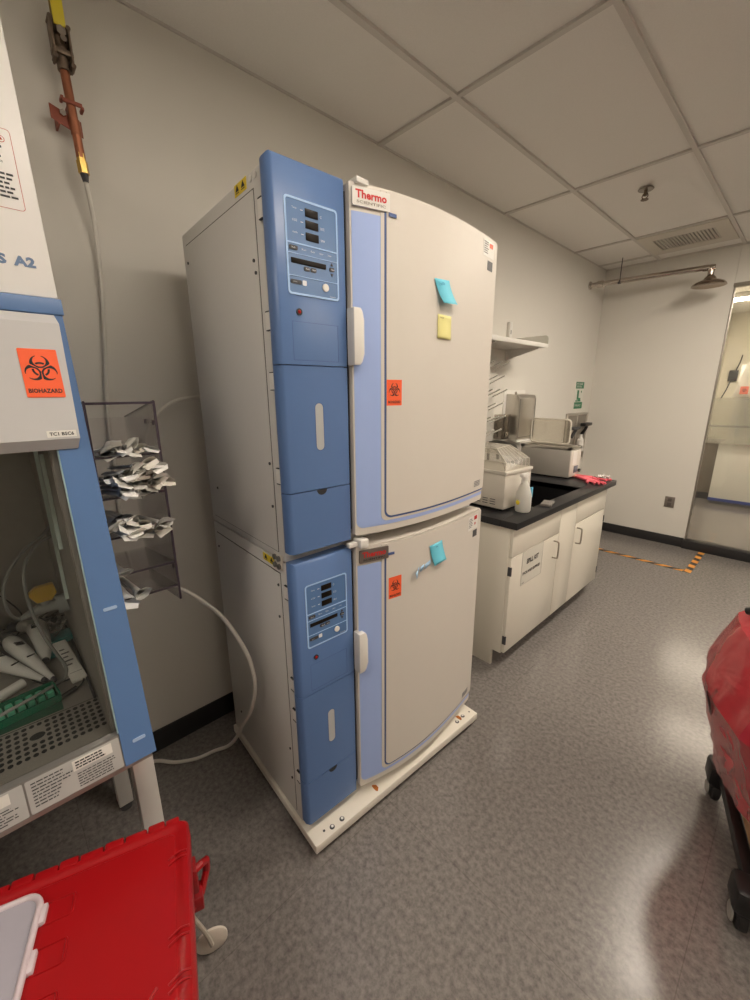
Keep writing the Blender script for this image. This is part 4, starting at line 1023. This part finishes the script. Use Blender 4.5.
pack(.36, .047, .60, .064, .034, 'cream paper pack lying nearer the tip rack')
t = Thing('black_cable', 'black cable lying across the work surface beside the paper packs', 'cable', (.5, .08, .85))
t.part('cable', MB().tube([(.25, .076, .856), (.45, .080, .856), (.60, .080, .856), (.70, .080, .856)], .0035, n=8), BLACK)
t.part('loop', MB().tube([(.40, -.045, .856), (.50, -.03, .857), (.56, .0, .857), (.575, .035, .857), (.575, .060, .858), (.60, .072, .857), (.625, .060, .857), (.640, .030, .858)], .0022, n=8), BLACK)
t.part('plug', MB().cyl((.628, .052, .858), (.646, .018, .858), .0055), BLACK)
TEAL = mat('teal plastic', (.01, .20, .19), .3, noise=.2, nscale=60)
t = Thing('teal_rack', 'teal rack in clear wrapping behind the paper pack', 'rack', (.36, .05, .85))
t.part('rack', MB().box(.30, .36, .015, .083, .853, .872, .003).box(.36, .43, -.01, .045, .853, .864, .003), TEAL)
m = MB()
for i in range(14):
    c = Vector((R.uniform(.20, .34), R.uniform(.02, .08), .87)); q = [c+Vector((R.uniform(-.05, .05), R.uniform(-.03, .03), R.uniform(-.01, .03))) for _ in range(4)]
    for a in q: a.y = min(a.y, .083); a.z = max(a.z, .856)
    m.raw(q, [(0, 1, 2), (0, 2, 3)])
t.part('wrapping', m, thin_glass('clear film', (.8, .82, .82), .3, .22, (.6, .62, .62)), smooth=0)
t = Thing('stopcock', 'translucent stopcock with yellow wing handle and clear tubing on cabinet side', 'valve', (.45, .03, 1.03))
FR = mat('frosted plastic', (.42, .45, .44), .35, noise=.03, trans=.25, ior=1.2)
t.part('valve_body', MB().cyl((.45, .081, 1.022), (.45, .058, 1.020), .026).cyl((.45, .062, 1.020), (.45, .015, 1.022), .0135).tube([(.45, .02, 1.022), (.452, -.005, 1.016), (.456, -.022, 1.010)], .01, rs=[.013, .008, .005]), FR)
hy = MB(); hy.prism([(.44, .018, 1.042), (.44, .050, 1.042), (.44, .064, 1.060), (.44, .060, 1.088), (.44, .020, 1.086), (.44, .002, 1.070)], (.022, 0, 0), .003)
t.part('wing_handle', hy, mat('amber yellow', (.70, .44, .03), .35, noise=.03))
t.part('stem', MB().cyl((.45, .034, 1.03), (.45, .034, 1.046), .010), FR)
CT = mat('clear tube wall', (.50, .52, .51), .2, noise=.02, trans=.5, ior=1.15)
t.part('clear_tube', MB().tube([(.456, -.022, 1.010), (.47, -.035, 1.03), (.49, -.042, 1.07), (.50, -.038, 1.12), (.5, -.015, 1.17), (.5, .02, 1.21), (.5, .055, 1.235), (.46, .08, 1.25)], .0040, n=10), CT, smooth=60)
t.part('clear_tube', MB().tube([(.46, .08, 1.22), (.48, .05, 1.215), (.5, .022, 1.19), (.5, .005, 1.143), (.5, .002, 1.060), (.5, .015, .966), (.51, .034, .90), (.535, .044, .872), (.575, .034, .864), (.62, .0, .880), (.66, -.05, .892), (.70, -.12, .90), (.72, -.25, .88)], .0040, n=10), CT, smooth=60)
t = Thing('cable_box', 'small black power box on the cabinet back wall', 'adapter', (.16, -.02, 1.0))
t.part('box', MB().box(.121, .15, -.115, -.055, .985, 1.045, .004), BLACK)
t.part('cord', MB().tube([(.15, -.07, .99), (.165, -.04, .95), (.17, -.02, .90), (.19, -.035, .858), (.24, -.06, .86)], .002, n=8), BLACK)

# ================================================================== PIPETTE HOLDER ON THE CABINET SIDE
SMOKE = thin_glass('smoky acrylic', (.972, .962, .965), .07, .012, (.45, .42, .42))
EDGE = mat('dark acrylic edge', (.045, .03, .045), .25, noise=.05)
t = Thing('pipette_holder', 'smoky clear acrylic holder with slanted shelves hung on the cabinet side', 'holder', (.49, .24, 1.05))
hx0, hx1, hy0, hy1, hzt = .335, .650, .172, .3235, 1.569
def sl(x, zf): return zf-.14*(hx1-x)
for y in (hy0, hy1-.004):
    t.part('side_panel', MB().prism([(hx0, y, 1.518), (hx1, y, hzt), (hx1, y, 1.018), (hx0, y, .975)], (0, .004, 0)), SMOKE, smooth=0)
    t.part('dark_edge', MB().box(hx1-.0005, hx1+.0015, y-.0008, y+.0048, 1.018, hzt).prism([(hx0, y, 1.518), (hx1, y, hzt), (hx1, y, hzt+.002), (hx0, y, 1.520)], (0, .004, 0)), EDGE, smooth=0)
t.part('back_panel', MB().box(hx0-.004, hx0, hy0, hy1, .975, 1.518), SMOKE, smooth=0)
t.part('top_bar', MB().box(hx1-.004, hx1+.001, hy0+.004, hy1-.004, hzt-.007, hzt-.001), EDGE, smooth=0)
SHZ = (1.440, 1.338, 1.236, 1.135, 1.064)
for zf in SHZ:
    sh = t.part('shelf', MB().prism([(hx0, hy0+.004, sl(hx0, zf)), (hx1, hy0+.004, zf), (hx1, hy0+.004, zf-.004), (hx0, hy0+.004, sl(hx0, zf)-.004)], (0, hy1-hy0-.008, 0)), SMOKE, smooth=0)
    t.part('shelf_edge', MB().box(hx1-.0005, hx1+.0012, hy0+.004, hy1-.004, zf-.0045, zf+.0003), EDGE, sh, smooth=0)
for (z_) in (1.508, 1.105): t.part('screw_slot', MB().box(.55, .553, hy1-.0045, hy1+.0005, z_, z_+.012).box(.62, .623, hy1-.0045, hy1+.0005, z_, z_+.012), EDGE, smooth=0)
t.part('hook', MB().box(.48, .52, .1575, .172, 1.40, 1.43, .002), SMOKE, smooth=0)

PK = [PAPER, mat('creamy wrap', (.83, .79, .72), .5, noise=.05, bump=.15, bscale=150), mat('white wrap', (.90, .89, .87), .45, noise=.03, bump=.15, bscale=150)]
def packet_mesh(seed, m, Lg=.30):
    r = random.Random(seed); mb = MB(); n = 10; rings = []
    st = [(0, .008, .002), (.02, .0085, .0040), (.10, .0085, .0050), (.20, .0085, .0050), (Lg-.055, .0100, .0056), (Lg-.028, .0165, .0075), (Lg, .0205, .006+r.random()*.008)]
    tw = r.uniform(-.5, .5); cz = r.uniform(-.006, .008)
    vs = []
    for i, (x, a, b_) in enumerate(st):
        k = max(0, (x-(Lg-.05))/.05); an = tw*k
        for j in range(n):
            th = 2*PI*j/n; y = a*math.cos(th)*(1+r.uniform(-.08, .08)); z = b_*math.sin(th)
            if i == len(st)-1: z += r.uniform(-.0012, .0012)
            y2 = y*math.cos(an)-z*math.sin(an); z2 = y*math.sin(an)+z*math.cos(an)+cz*k
            vs.append((x+(.006*math.cos(th)*r.uniform(-1, 1) if i == len(st)-1 else 0), y2, z2))
    fs = []
    for i in range(len(st)-1):
        for j in range(n): fs.append((i*n+j, i*n+(j+1) % n, (i+1)*n+(j+1) % n, (i+1)*n+j))
    fs.append(tuple(range(n))[::-1])
    # torn peel flap
    b0 = (len(st)-1)*n; f0 = len(vs); w_ = .019
    an = tw; up = r.choice((-1, 1))
    for (x, y, z) in ((Lg-.001, -w_, .001*up), (Lg-.001, w_, .001*up), (Lg+.018, w_*r.uniform(.6, 1), .009*up), (Lg+.024, -w_*r.uniform(.5, 1), .012*up)):
        vs.append((x, y*math.cos(an)-z*math.sin(an), y*math.sin(an)+z*math.cos(an)+cz))
    fs.append((f0, f0+1, f0+2, f0+3))
    mb.raw(vs, fs)
    me = bpy.data.meshes.new('wrapped_pipette'); mb.bm.to_mesh(me); mb.bm.free(); me.materials.append(m); smoothit(me, 50)
    return me
PM = [packet_mesh(20+i, PK[i % 3]) for i in range(9)]
def place_pack(x, y, z, yaw, roll, label, group, k):
    o = bpy.data.objects.new('wrapped_pipette', PM[k % len(PM)]); COL.objects.link(o)
    o.location = (x, y, z); o.rotation_euler = (roll, -math.atan(.14), yaw)
    o['label'] = label; o['category'] = 'wrapped pipette'
    if group: o['group'] = group
    return o
def row(zf, layers, label, group, prot, seed):
    r = random.Random(seed); k = seed
    for li, (cnt, ya, yb) in enumerate(layers):
        for i in range(cnt):
            f = (i+.5)/cnt; y = ya+(yb-ya)*f+r.uniform(-.002, .002)
            pr_ = r.uniform(*prot)
            x0 = hx1+pr_-.30-.012
            z = sl(x0, zf)+.0065+li*.0128+r.uniform(0, .0015)
            place_pack(x0, y, z, r.uniform(-.05, .05), r.uniform(-.45, .45)*(0 if li == 0 else 1), label, group, k); k += 1
row(SHZ[0], [(6, .194, .304), (4, .196, .27)], 'paper-wrapped pipette lying on the top shelf of the acrylic holder', 'wrapped pipettes on the top shelf', (.0, .03), 3)
row(SHZ[1], [(6, .194, .302), (6, .196, .302), (6, .196, .302), (6, .196, .300), (4, .215, .30), (3, .24, .30)], 'paper-wrapped pipette in the thick bundle on the second shelf of the holder', 'wrapped pipettes on the second shelf', (.045, .10), 5)
row(SHZ[2], [(6, .194, .302), (5, .195, .300), (3, .195, .235), (3, .195, .23)], 'paper-wrapped pipette on the third shelf of the acrylic holder', 'wrapped pipettes on the third shelf', (.04, .09), 8)
row(SHZ[3], [(1, .192, .205)], 'single wrapped pipette on the fourth shelf, against the cabinet side', None, (.045, .05), 1)
row(SHZ[4], [(2, .192, .230)], 'clear-ended wrapped pipette on the lowest shelf of the holder', 'wrapped pipettes on the lowest shelf', (.04, .055), 2)

# ================================================================== RED SHARPS BIN
BA = math.atan2(-.298, .955); BO = (.938, .19, 0)
t = Thing('sharps_bin', 'large red wheeled sharps bin with translucent lid door', 'waste bin', (0, 0, 0), None, BA, BO)
def lofted(rings):
    vs = []; n = len(rings[0]); fs = []
    for r_ in rings: vs += r_
    for l in range(len(rings)-1):
        for i in range(n): fs.append((l*n+i, l*n+(i+1) % n, (l+1)*n+(i+1) % n, (l+1)*n+i))
    fs += [tuple(range(n))[::-1], tuple(range((len(rings)-1)*n, len(rings)*n))]
    return vs, fs
def rr3(x0, x1, y0, y1, r, z, n=6): return [(a, b_, z) for a, b_ in rrect(x0, x1, y0, y1, r, n)]
BL, BW = .365, .60
rg = [rr3(.05, BL-.05, -BW+.05, -.05, .03, .075), rr3(.012, BL-.012, -BW+.012, -.012, .03, .555)]
t.part('tub', MB().raw(*lofted(rg)), RED)
rg = [rr3(.0, BL, -BW, 0, .022, .548), rr3(-.001, BL+.001, -BW-.001, .001, .022, .556), rr3(0, BL, -BW, 0, .022, .594), rr3(.005, BL-.005, -BW+.005, -.005, .020, .600),
      rr3(.016, BL-.016, -BW+.016, -.016, .016, .600), rr3(.020, BL-.020, -BW+.020, -.020, .014, .5965), rr3(.028, BL-.028, -BW+.028, -.028, .012, .5955), rr3(.031, BL-.031, -BW+.031, -.031, .010, .5985)]
LID = t.part('lid', MB().raw(*lofted(rg)), RED, smooth=40)
k = MB(); kb = [-.018, -.05, -.0857, -.133, -.1715, -.2185, -.2546, -.298, -.337, -.38, -.42, -.46, -.50, -.545]
for i in range(len(kb)-1):
    if i % 2: k.box(-.011, .008, kb[i+1]+.0005, kb[i]-.0005, .578, .6025, .004)
    else: k.box(-.010, .008, kb[i+1]+.0015, kb[i]-.0015, .576, .600, .004)
t.part('hinge_knuckles', k, RED, LID)
for x in (.083, .232, .30):
    for dx in (0, .012): t.part('rib', MB().tube([(x+dx, -.006, .6005), (x+dx-.002, -.022, .600), (x+dx+.006, -.042, .5990)], .0022, n=6), RED, LID, smooth=60)
t.part('rib', MB().tube([(.30, -.06, .5985), (.32, -.075, .600), (.336, -.078, .600)], .003, n=6), RED, LID, smooth=60)
k = MB()
for x in (.068, .148, .228):
    o_ = rrect(x, x+.040, -.262, -.213, .006, 4)
    k.tube([(a, b_, .5988) for a, b_ in o_]+[(o_[0][0], o_[0][1], .5988)], .0024, n=6, smooth=False)
t.part('latch_recesses', k, RED, LID, smooth=60)
LD = mat('translucent lid door', (.42, .40, .46), .3, noise=.04)
k = MB(); o1 = rrect(.045, .34, -.56, -.270, .03, 6)
rg = [[(a, b_, .598) for a, b_ in o1], [(a, b_, .606) for a, b_ in o1]]
dp = t.part('lid_door', MB().raw(*lofted(rg)), LD, LID, label='translucent grey lid door')
PL = mat('milky lilac plastic', (.66, .56, .60), .3, noise=.02)
k = MB(); k.tube([(a, b_, .6065) for a, b_ in o1]+[(o1[0][0], o1[0][1], .6065)], .006, n=8, smooth=False)
t.part('door_rim', k, PL, dp, smooth=60)
for x in (.072, .150, .24): t.part('door_clip', MB().box(x, x+.036, -.272, -.256, .597, .609, .003), PL, dp)
# side handle, axle and wheel
h = MB(); o_ = [(.050, .0, .47), (.050, .045, .49), (.012, .055, .49), (-.010, .050, .46), (.01, .02, .42), (.04, .0, .41)]
k = MB(); k.box(-.022, -.002, -.05, .0, .30, .40, .004)
t.part('side_handle', MB().tube([(.02, -.03, .43), (-.006, .010, .425), (-.030, .022, .40), (-.034, .020, .365), (-.012, .002, .325), (.02, -.03, .315)], .0095, n=8, smooth=False), RED)
t.part('handle_web', MB().box(-.030, .015, -.045, .006, .30, .345, .004).box(-.02, .02, -.04, .0, .37, .445, .003), mat('dark red web', (.30, .006, .01), .4, noise=.04))
t.part('underframe', MB().box(-.03, BL-.02, -.06, -.04, .075, .095, .004).box(-.03, BL-.02, -BW+.04, -BW+.06, .075, .095, .004), PL)
IV = mat('ivory wheel', (.66, .60, .52), .45, noise=.04)
for (x, y) in ((-.070, .004), (BL+.01, .004), (-.07, -BW), (BL+.01, -BW)):
    w_ = t.part('wheel', MB().lathe([(0, -.006), (.038, -.006), (.044, -.003), (.044, .003), (.038, .006), (0, .006)], (x, y, .0445), M=Matrix.Rotation(PI/2, 4, 'Y')), IV)
    sg = 1 if x < 0 else -1
    t.part('strut', MB().tube([(x+.016, y, .052), (x+.020, y-.012, .12), (x+.035, y-.050, .27)], .0065, n=8), mat('grey strut', (.42, .38, .32), .4, noise=.03), w_)

# ================================================================== RED BAG ON DOLLY
DA = math.atan2(-.462, .126)  # near edge direction
d_ = Vector((.126, -.462, 0)).normalized(); n_ = Vector((-d_.y, d_.x, 0))  # n_ points to +x
DO = Vector((1.788, 1.88, 0))
t = Thing('dolly', 'black four-wheeled dolly under the red waste bag', 'dolly', (0, 0, 0), None, DA, DO)
# local x runs along the visible side towards the viewer, local y to the right
DLn, DWd = .50, .45
m = MB(); m.box(0, DLn, .0, .035, .115, .155, .006); m.box(0, DLn, DWd-.035, DWd, .115, .155, .006); m.box(0, .035, 0, DWd, .115, .155, .006); m.box(DLn-.035, DLn, 0, DWd, .115, .155, .006)
t.part('frame', m, BLACK)
for (x, y) in ((.01, .01), (DLn-.01, .01), (.01, DWd-.01), (DLn-.01, DWd-.01)):
    c = t.part('caster', MB().box(x-.045, x+.045, y-.040, y+.032, .080, .166, .016).box(x-.030, x+.030, y-.026, y+.026, .05, .10, .012), BLACK)
    t.part('wheel', MB().lathe([(0, -.016), (.030, -.016), (.040, -.010), (.041, 0), (.040, .010), (.030, .016), (0, .016)], (x, y-.004, .0415), M=Matrix.Rotation(PI/2, 4, 'X')), mat('wheel rubber', (.02, .018, .018), .45, noise=.1), c)
    t.part('hub_cap', MB().lathe([(0, 0), (.027, 0), (.027, .003), (.022, .006), (0, .006)], (x, y-.026, .0415), M=Matrix.Rotation(PI/2, 4, 'X')), mat('grey hub', (.38, .37, .34), .3, .2, noise=.03), c)
t = Thing('cardboard_box', 'brown cardboard box inside the red bag on the dolly', 'box', (0, 0, 0), None, DA, DO)
t.part('carton', MB().box(.04, DLn-.03, .03, DWd-.03, .167, .50, .003), mat('cardboard', (.42, .24, .12), .8, noise=.1))
t.part('flap', MB().box(.04, DLn-.03, .0265, .0298, .40, .503), mat('cardboard edge', (.42, .25, .13), .8, noise=.05))
BAG = None
def bagmat():
    m = mat('red film', (.52, .035, .052), .2, noise=.15, nscale=5, coat=.4)
    nt = m.node_tree; b = nt.nodes['Principled BSDF']
    n = nt.nodes.new('ShaderNodeTexNoise'); n.inputs['Scale'].default_value = 7; n.inputs['Detail'].default_value = 2; n.inputs['Distortion'].default_value = .8
    bp = nt.nodes.new('ShaderNodeBump'); bp.inputs['Strength'].default_value = .5; bp.inputs['Distance'].default_value = .03
    tc = nt.nodes.new('ShaderNodeTexCoord'); nt.links.new(tc.outputs['Object'], n.inputs['Vector']); nt.links.new(n.outputs['Fac'], bp.inputs['Height']); nt.links.new(bp.outputs['Normal'], b.inputs['Normal'])
    t_ = nt.nodes.new('ShaderNodeBsdfTransparent'); t_.inputs['Color'].default_value = (.85, .25, .25, 1)
    mx = nt.nodes.new('ShaderNodeMixShader'); mx.inputs[0].default_value = .22
    nt.links.new(b.outputs[0], mx.inputs[1]); nt.links.new(t_.outputs[0], mx.inputs[2]); nt.links.new(mx.outputs[0], nt.nodes['Material Output'].inputs['Surface'])
    return m
t = Thing('waste_bag', 'red plastic biohazard bag draped over the box on the dolly', 'waste bag', (0, 0, 0), None, DA, DO)
from mathutils import noise as mn
prof = [(.20, .035), (.263, .045), (.32, .068), (.38, .080), (.45, .105), (.514, .124), (.57, .133), (.62, .152), (.65, .150), (.682, .141), (.735, .118), (.79, .10), (.84, .078), (.875, .03), (.90, -.04), (.915, -.12)]
n = 72; vs = []; fs = []
for li, (z, off) in enumerate(prof):
    tp = max(0, (z-.66)/.25); sh = .02-.16*tp*tp
    base = rrect(-sh*.6, DLn+sh*.6, 0, DWd+sh, .04, 4)
    P2 = base+[base[0]]; Ls = [0]
    for a, b_ in zip(P2, P2[1:]): Ls.append(Ls[-1]+math.dist(a, b_))
    for j in range(n):
        s = Ls[-1]*j/n; i = max(q for q in range(len(Ls)-1) if Ls[q] <= s+1e-9); f = (s-Ls[i])/max(Ls[i+1]-Ls[i], 1e-9)
        x = P2[i][0]*(1-f)+P2[i+1][0]*f; y = P2[i][1]*(1-f)+P2[i+1][1]*f
        lf = max(0., 1-y/.30)
        bul = 1-.45*min(1, abs(x-.2)/.3)
        y -= off*bul*lf if off > 0 else off*lf
        q = mn.noise(Vector((x*9, y*9, z*9)))*.014+mn.noise(Vector((x*22, y*22, z*22)))*.008
        zz = z+mn.noise(Vector((x*7+5, y*7, 0)))*.02*(1 if li in (0, len(prof)-1) else .2)
        zz += (.185+.38*max(0, x-.03)-.20)*max(0, 1-(z-.2)/.45)
        cx, cy = DLn/2, DWd/2; d2 = Vector((x-cx, y-cy)).normalized()
        vs.append((x+d2.x*q, y+d2.y*q, zz))
for l in range(len(prof)-1):
    for j in range(n): fs.append((l*n+j, l*n+(j+1) % n, (l+1)*n+(j+1) % n, (l+1)*n+j))
vs.append((DLn/2, DWd/2, .90)); c0 = len(vs)-1; b0 = (len(prof)-1)*n
for j in range(n): fs.append((b0+j, b0+(j+1) % n, c0))
p = t.part('film', MB().raw(vs, fs), bagmat(), smooth=25)
t.part('tie_knot', MB().sphere((.16, .02, .895), .022).tube([(.16, .02, .89), (.14, -.03, .885), (.12, -.055, .87)], .012), BLACK)
# black print lying on the film
from mathutils.bvhtree import BVHTree
bv = BVHTree.FromPolygons([v.co.copy() for v in p.data.vertices], [tuple(q.vertices) for q in p.data.polygons])
k = MB()
for (s_, x, z, h_) in (('BIOHAZARD', .30, .66, .014), ('CAUTION', .20, .60, .012), ('INFECTIOUS', .36, .52, .012)):
    k.text(s_, (x, 0, z), (0, 0, -1), (1, 0, 0), h_, .09, t=0)
k.plate((.24, 0, .55), X_, Z_, [(0, .06), (.025, .07), (.035, .04), (.030, .0), (.015, -.03), (.012, .02)], 0.0004)
for v in k.bm.verts:
    h = bv.ray_cast(Vector((v.co.x, -.8, v.co.z)), Vector((0, 1, 0)))
    v.co.y = (h[0].y if h[0] else 0)-.0025
t.part('print', k, mat('bag print', (.05, .015, .015), .5, noise=.1), smooth=0)

# ================================================================== ROOM BEYOND THE GLASS
t = Thing('fume_hood', 'white enclosure with clear sash and blue base line beyond the glass', 'fume hood', (1.6, 7.5, 0))
FW = mat('hood white', (.74, .73, .68), .3, noise=.015)
t.part('base_cabinet', MB().box(.935, 2.6, 7.5, 8.2, .07, .865, .004), FW)
t.part('plinth', MB().box(.95, 2.6, 7.52, 8.2, 0, .05), DARKG)
t.part('blue_line', MB().box(.932, 2.6, 7.494, 7.52, .045, .088, .002), mat('ultramarine line', (.02, .05, .28), .4, noise=.02))
t.part('clear_sash', MB().box(.74, 2.6, 7.40, 7.406, .872, 1.49).box(.74, .746, 7.406, 7.9, .872, 1.49), thin_glass('hood sash', (.86, .86, .82), .3, .28, (.70, .68, .62)))
t.part('sash_bar', MB().box(.76, 1.5, 7.42, 7.44, 1.10, 1.125, .002), DARKG)
t.part('back_panel', MB().box(.935, 2.6, 8.15, 8.2, .885, 1.95), FW)
t.part('upper_housing', MB().prism([(.97, 7.52, 1.50), (2.6, 7.52, 1.50), (2.6, 7.52, 1.95), (1.06, 7.52, 1.95)], (0, .65, 0), .004), FW)
t.part('dark_opening', MB().box(1.20, 2.6, 7.515, 7.53, 1.53, 1.60), DARKG)
sgn = t.part('hazard_label', MB().box(1.045, 1.13, 7.44, 7.452, 1.54, 1.64), mat('salmon label', (.85, .22, .15), .5, noise=.02))
k = MB(); biohazard(k, (1.088, 7.4395, 1.59), X_, Z_, .055, .0005); t.part('hazard_symbol', k, INK, sgn, smooth=0)
k = lines(MB(), (1.15, 7.519, 1.91), X_, Z_, .4, 1, .05, .014, seed=2); t.part('print', k, DARKG, smooth=0)
t = Thing('dark_brown_block', 'dark brown block behind the white enclosure, seen through glass', 'cabinet', (.72, 7.9, 0))
t.part('panel', MB().box(.60, .925, 7.75, 8.3, .10, .862, .003), mat('dark brown grey', (.20, .17, .13), .5, noise=.05))  # plain dark brown box beside the enclosure base
t.part('plinth', MB().box(.60, .92, 7.77, 8.3, 0, .10), BASEB)
t = Thing('wall_phone', 'small black adapter with hanging cord on the wall beyond the glass', 'adapter', (.9, 9.35, 1.9))
t.part('box', MB().box(.66, .78, 9.35, 9.40, 1.74, 1.92, .01), BLACK)
t.part('cord', MB().tube([(.74, 9.36, 1.90), (.78, 9.34, 2.05), (.79, 9.36, 2.16)], .008).tube([(.70, 9.36, 1.75), (.67, 9.33, 1.6), (.60, 9.36, 1.40)], .008), BLACK)
t = Thing('ceiling_light', 'bright strip light on the ceiling of the room beyond the glass', 'ceiling light', (1.9, 8.3, ZC))
t.part('housing', MB().box(.6, 3.4, 7.5, 7.80, ZC-.05, ZC+.01, .004), WHITE)
t.part('diffuser', MB().box(.62, 3.38, 7.52, 7.78, ZC-.056, ZC-.048), LAMPN)
t = Thing('ceiling_light', 'recessed light in the ceiling just past the glass wall', 'ceiling light', (2.0, 6.5, ZC))
t.part('frame', MB().box(1.08, 2.32, 5.85, 6.16, ZC-.006, ZC+.01), GRID)
t.part('diffuser', MB().box(1.10, 2.30, 5.87, 6.14, ZC-.012, ZC-.004), LAMPN)

# ================================================================== CAMERA, WORLD, COLOUR
cam = bpy.data.cameras.new('camera'); co = bpy.data.objects.new('camera', cam); COL.objects.link(co)
yaw, pitch, roll, f = math.radians(46.73), math.radians(14.68), math.radians(-.36), 408.4
F = Vector((-math.sin(yaw)*math.cos(pitch), math.cos(yaw)*math.cos(pitch), -math.sin(pitch)))
Rv = Vector((math.cos(yaw), math.sin(yaw), 0)); Uv = Rv.cross(F)
R2 = Rv*math.cos(roll)+Uv*math.sin(roll); U2 = -Rv*math.sin(roll)+Uv*math.cos(roll)
M = Matrix((R2, U2, -F)).transposed().to_4x4(); M.translation = Vector((1.807, 0, 1.585)); co.matrix_world = M
cam.sensor_fit = 'VERTICAL'; cam.sensor_height = 24; cam.lens = f/1000*24; cam.clip_start = .05
scn.camera = co
w = bpy.data.worlds.new('World'); scn.world = w; w.use_nodes = True
w.node_tree.nodes['Background'].inputs[0].default_value = (1., .9, .78, 1); w.node_tree.nodes['Background'].inputs[1].default_value = .15
scn.view_settings.view_transform = 'Standard'; scn.view_settings.look = 'None'
scn.view_settings.exposure = 0.62; scn.view_settings.gamma = 1; scn.view_settings.use_curve_mapping = False
scn.cycles.max_bounces = 10; scn.cycles.transparent_max_bounces = 16; scn.cycles.use_denoising = True
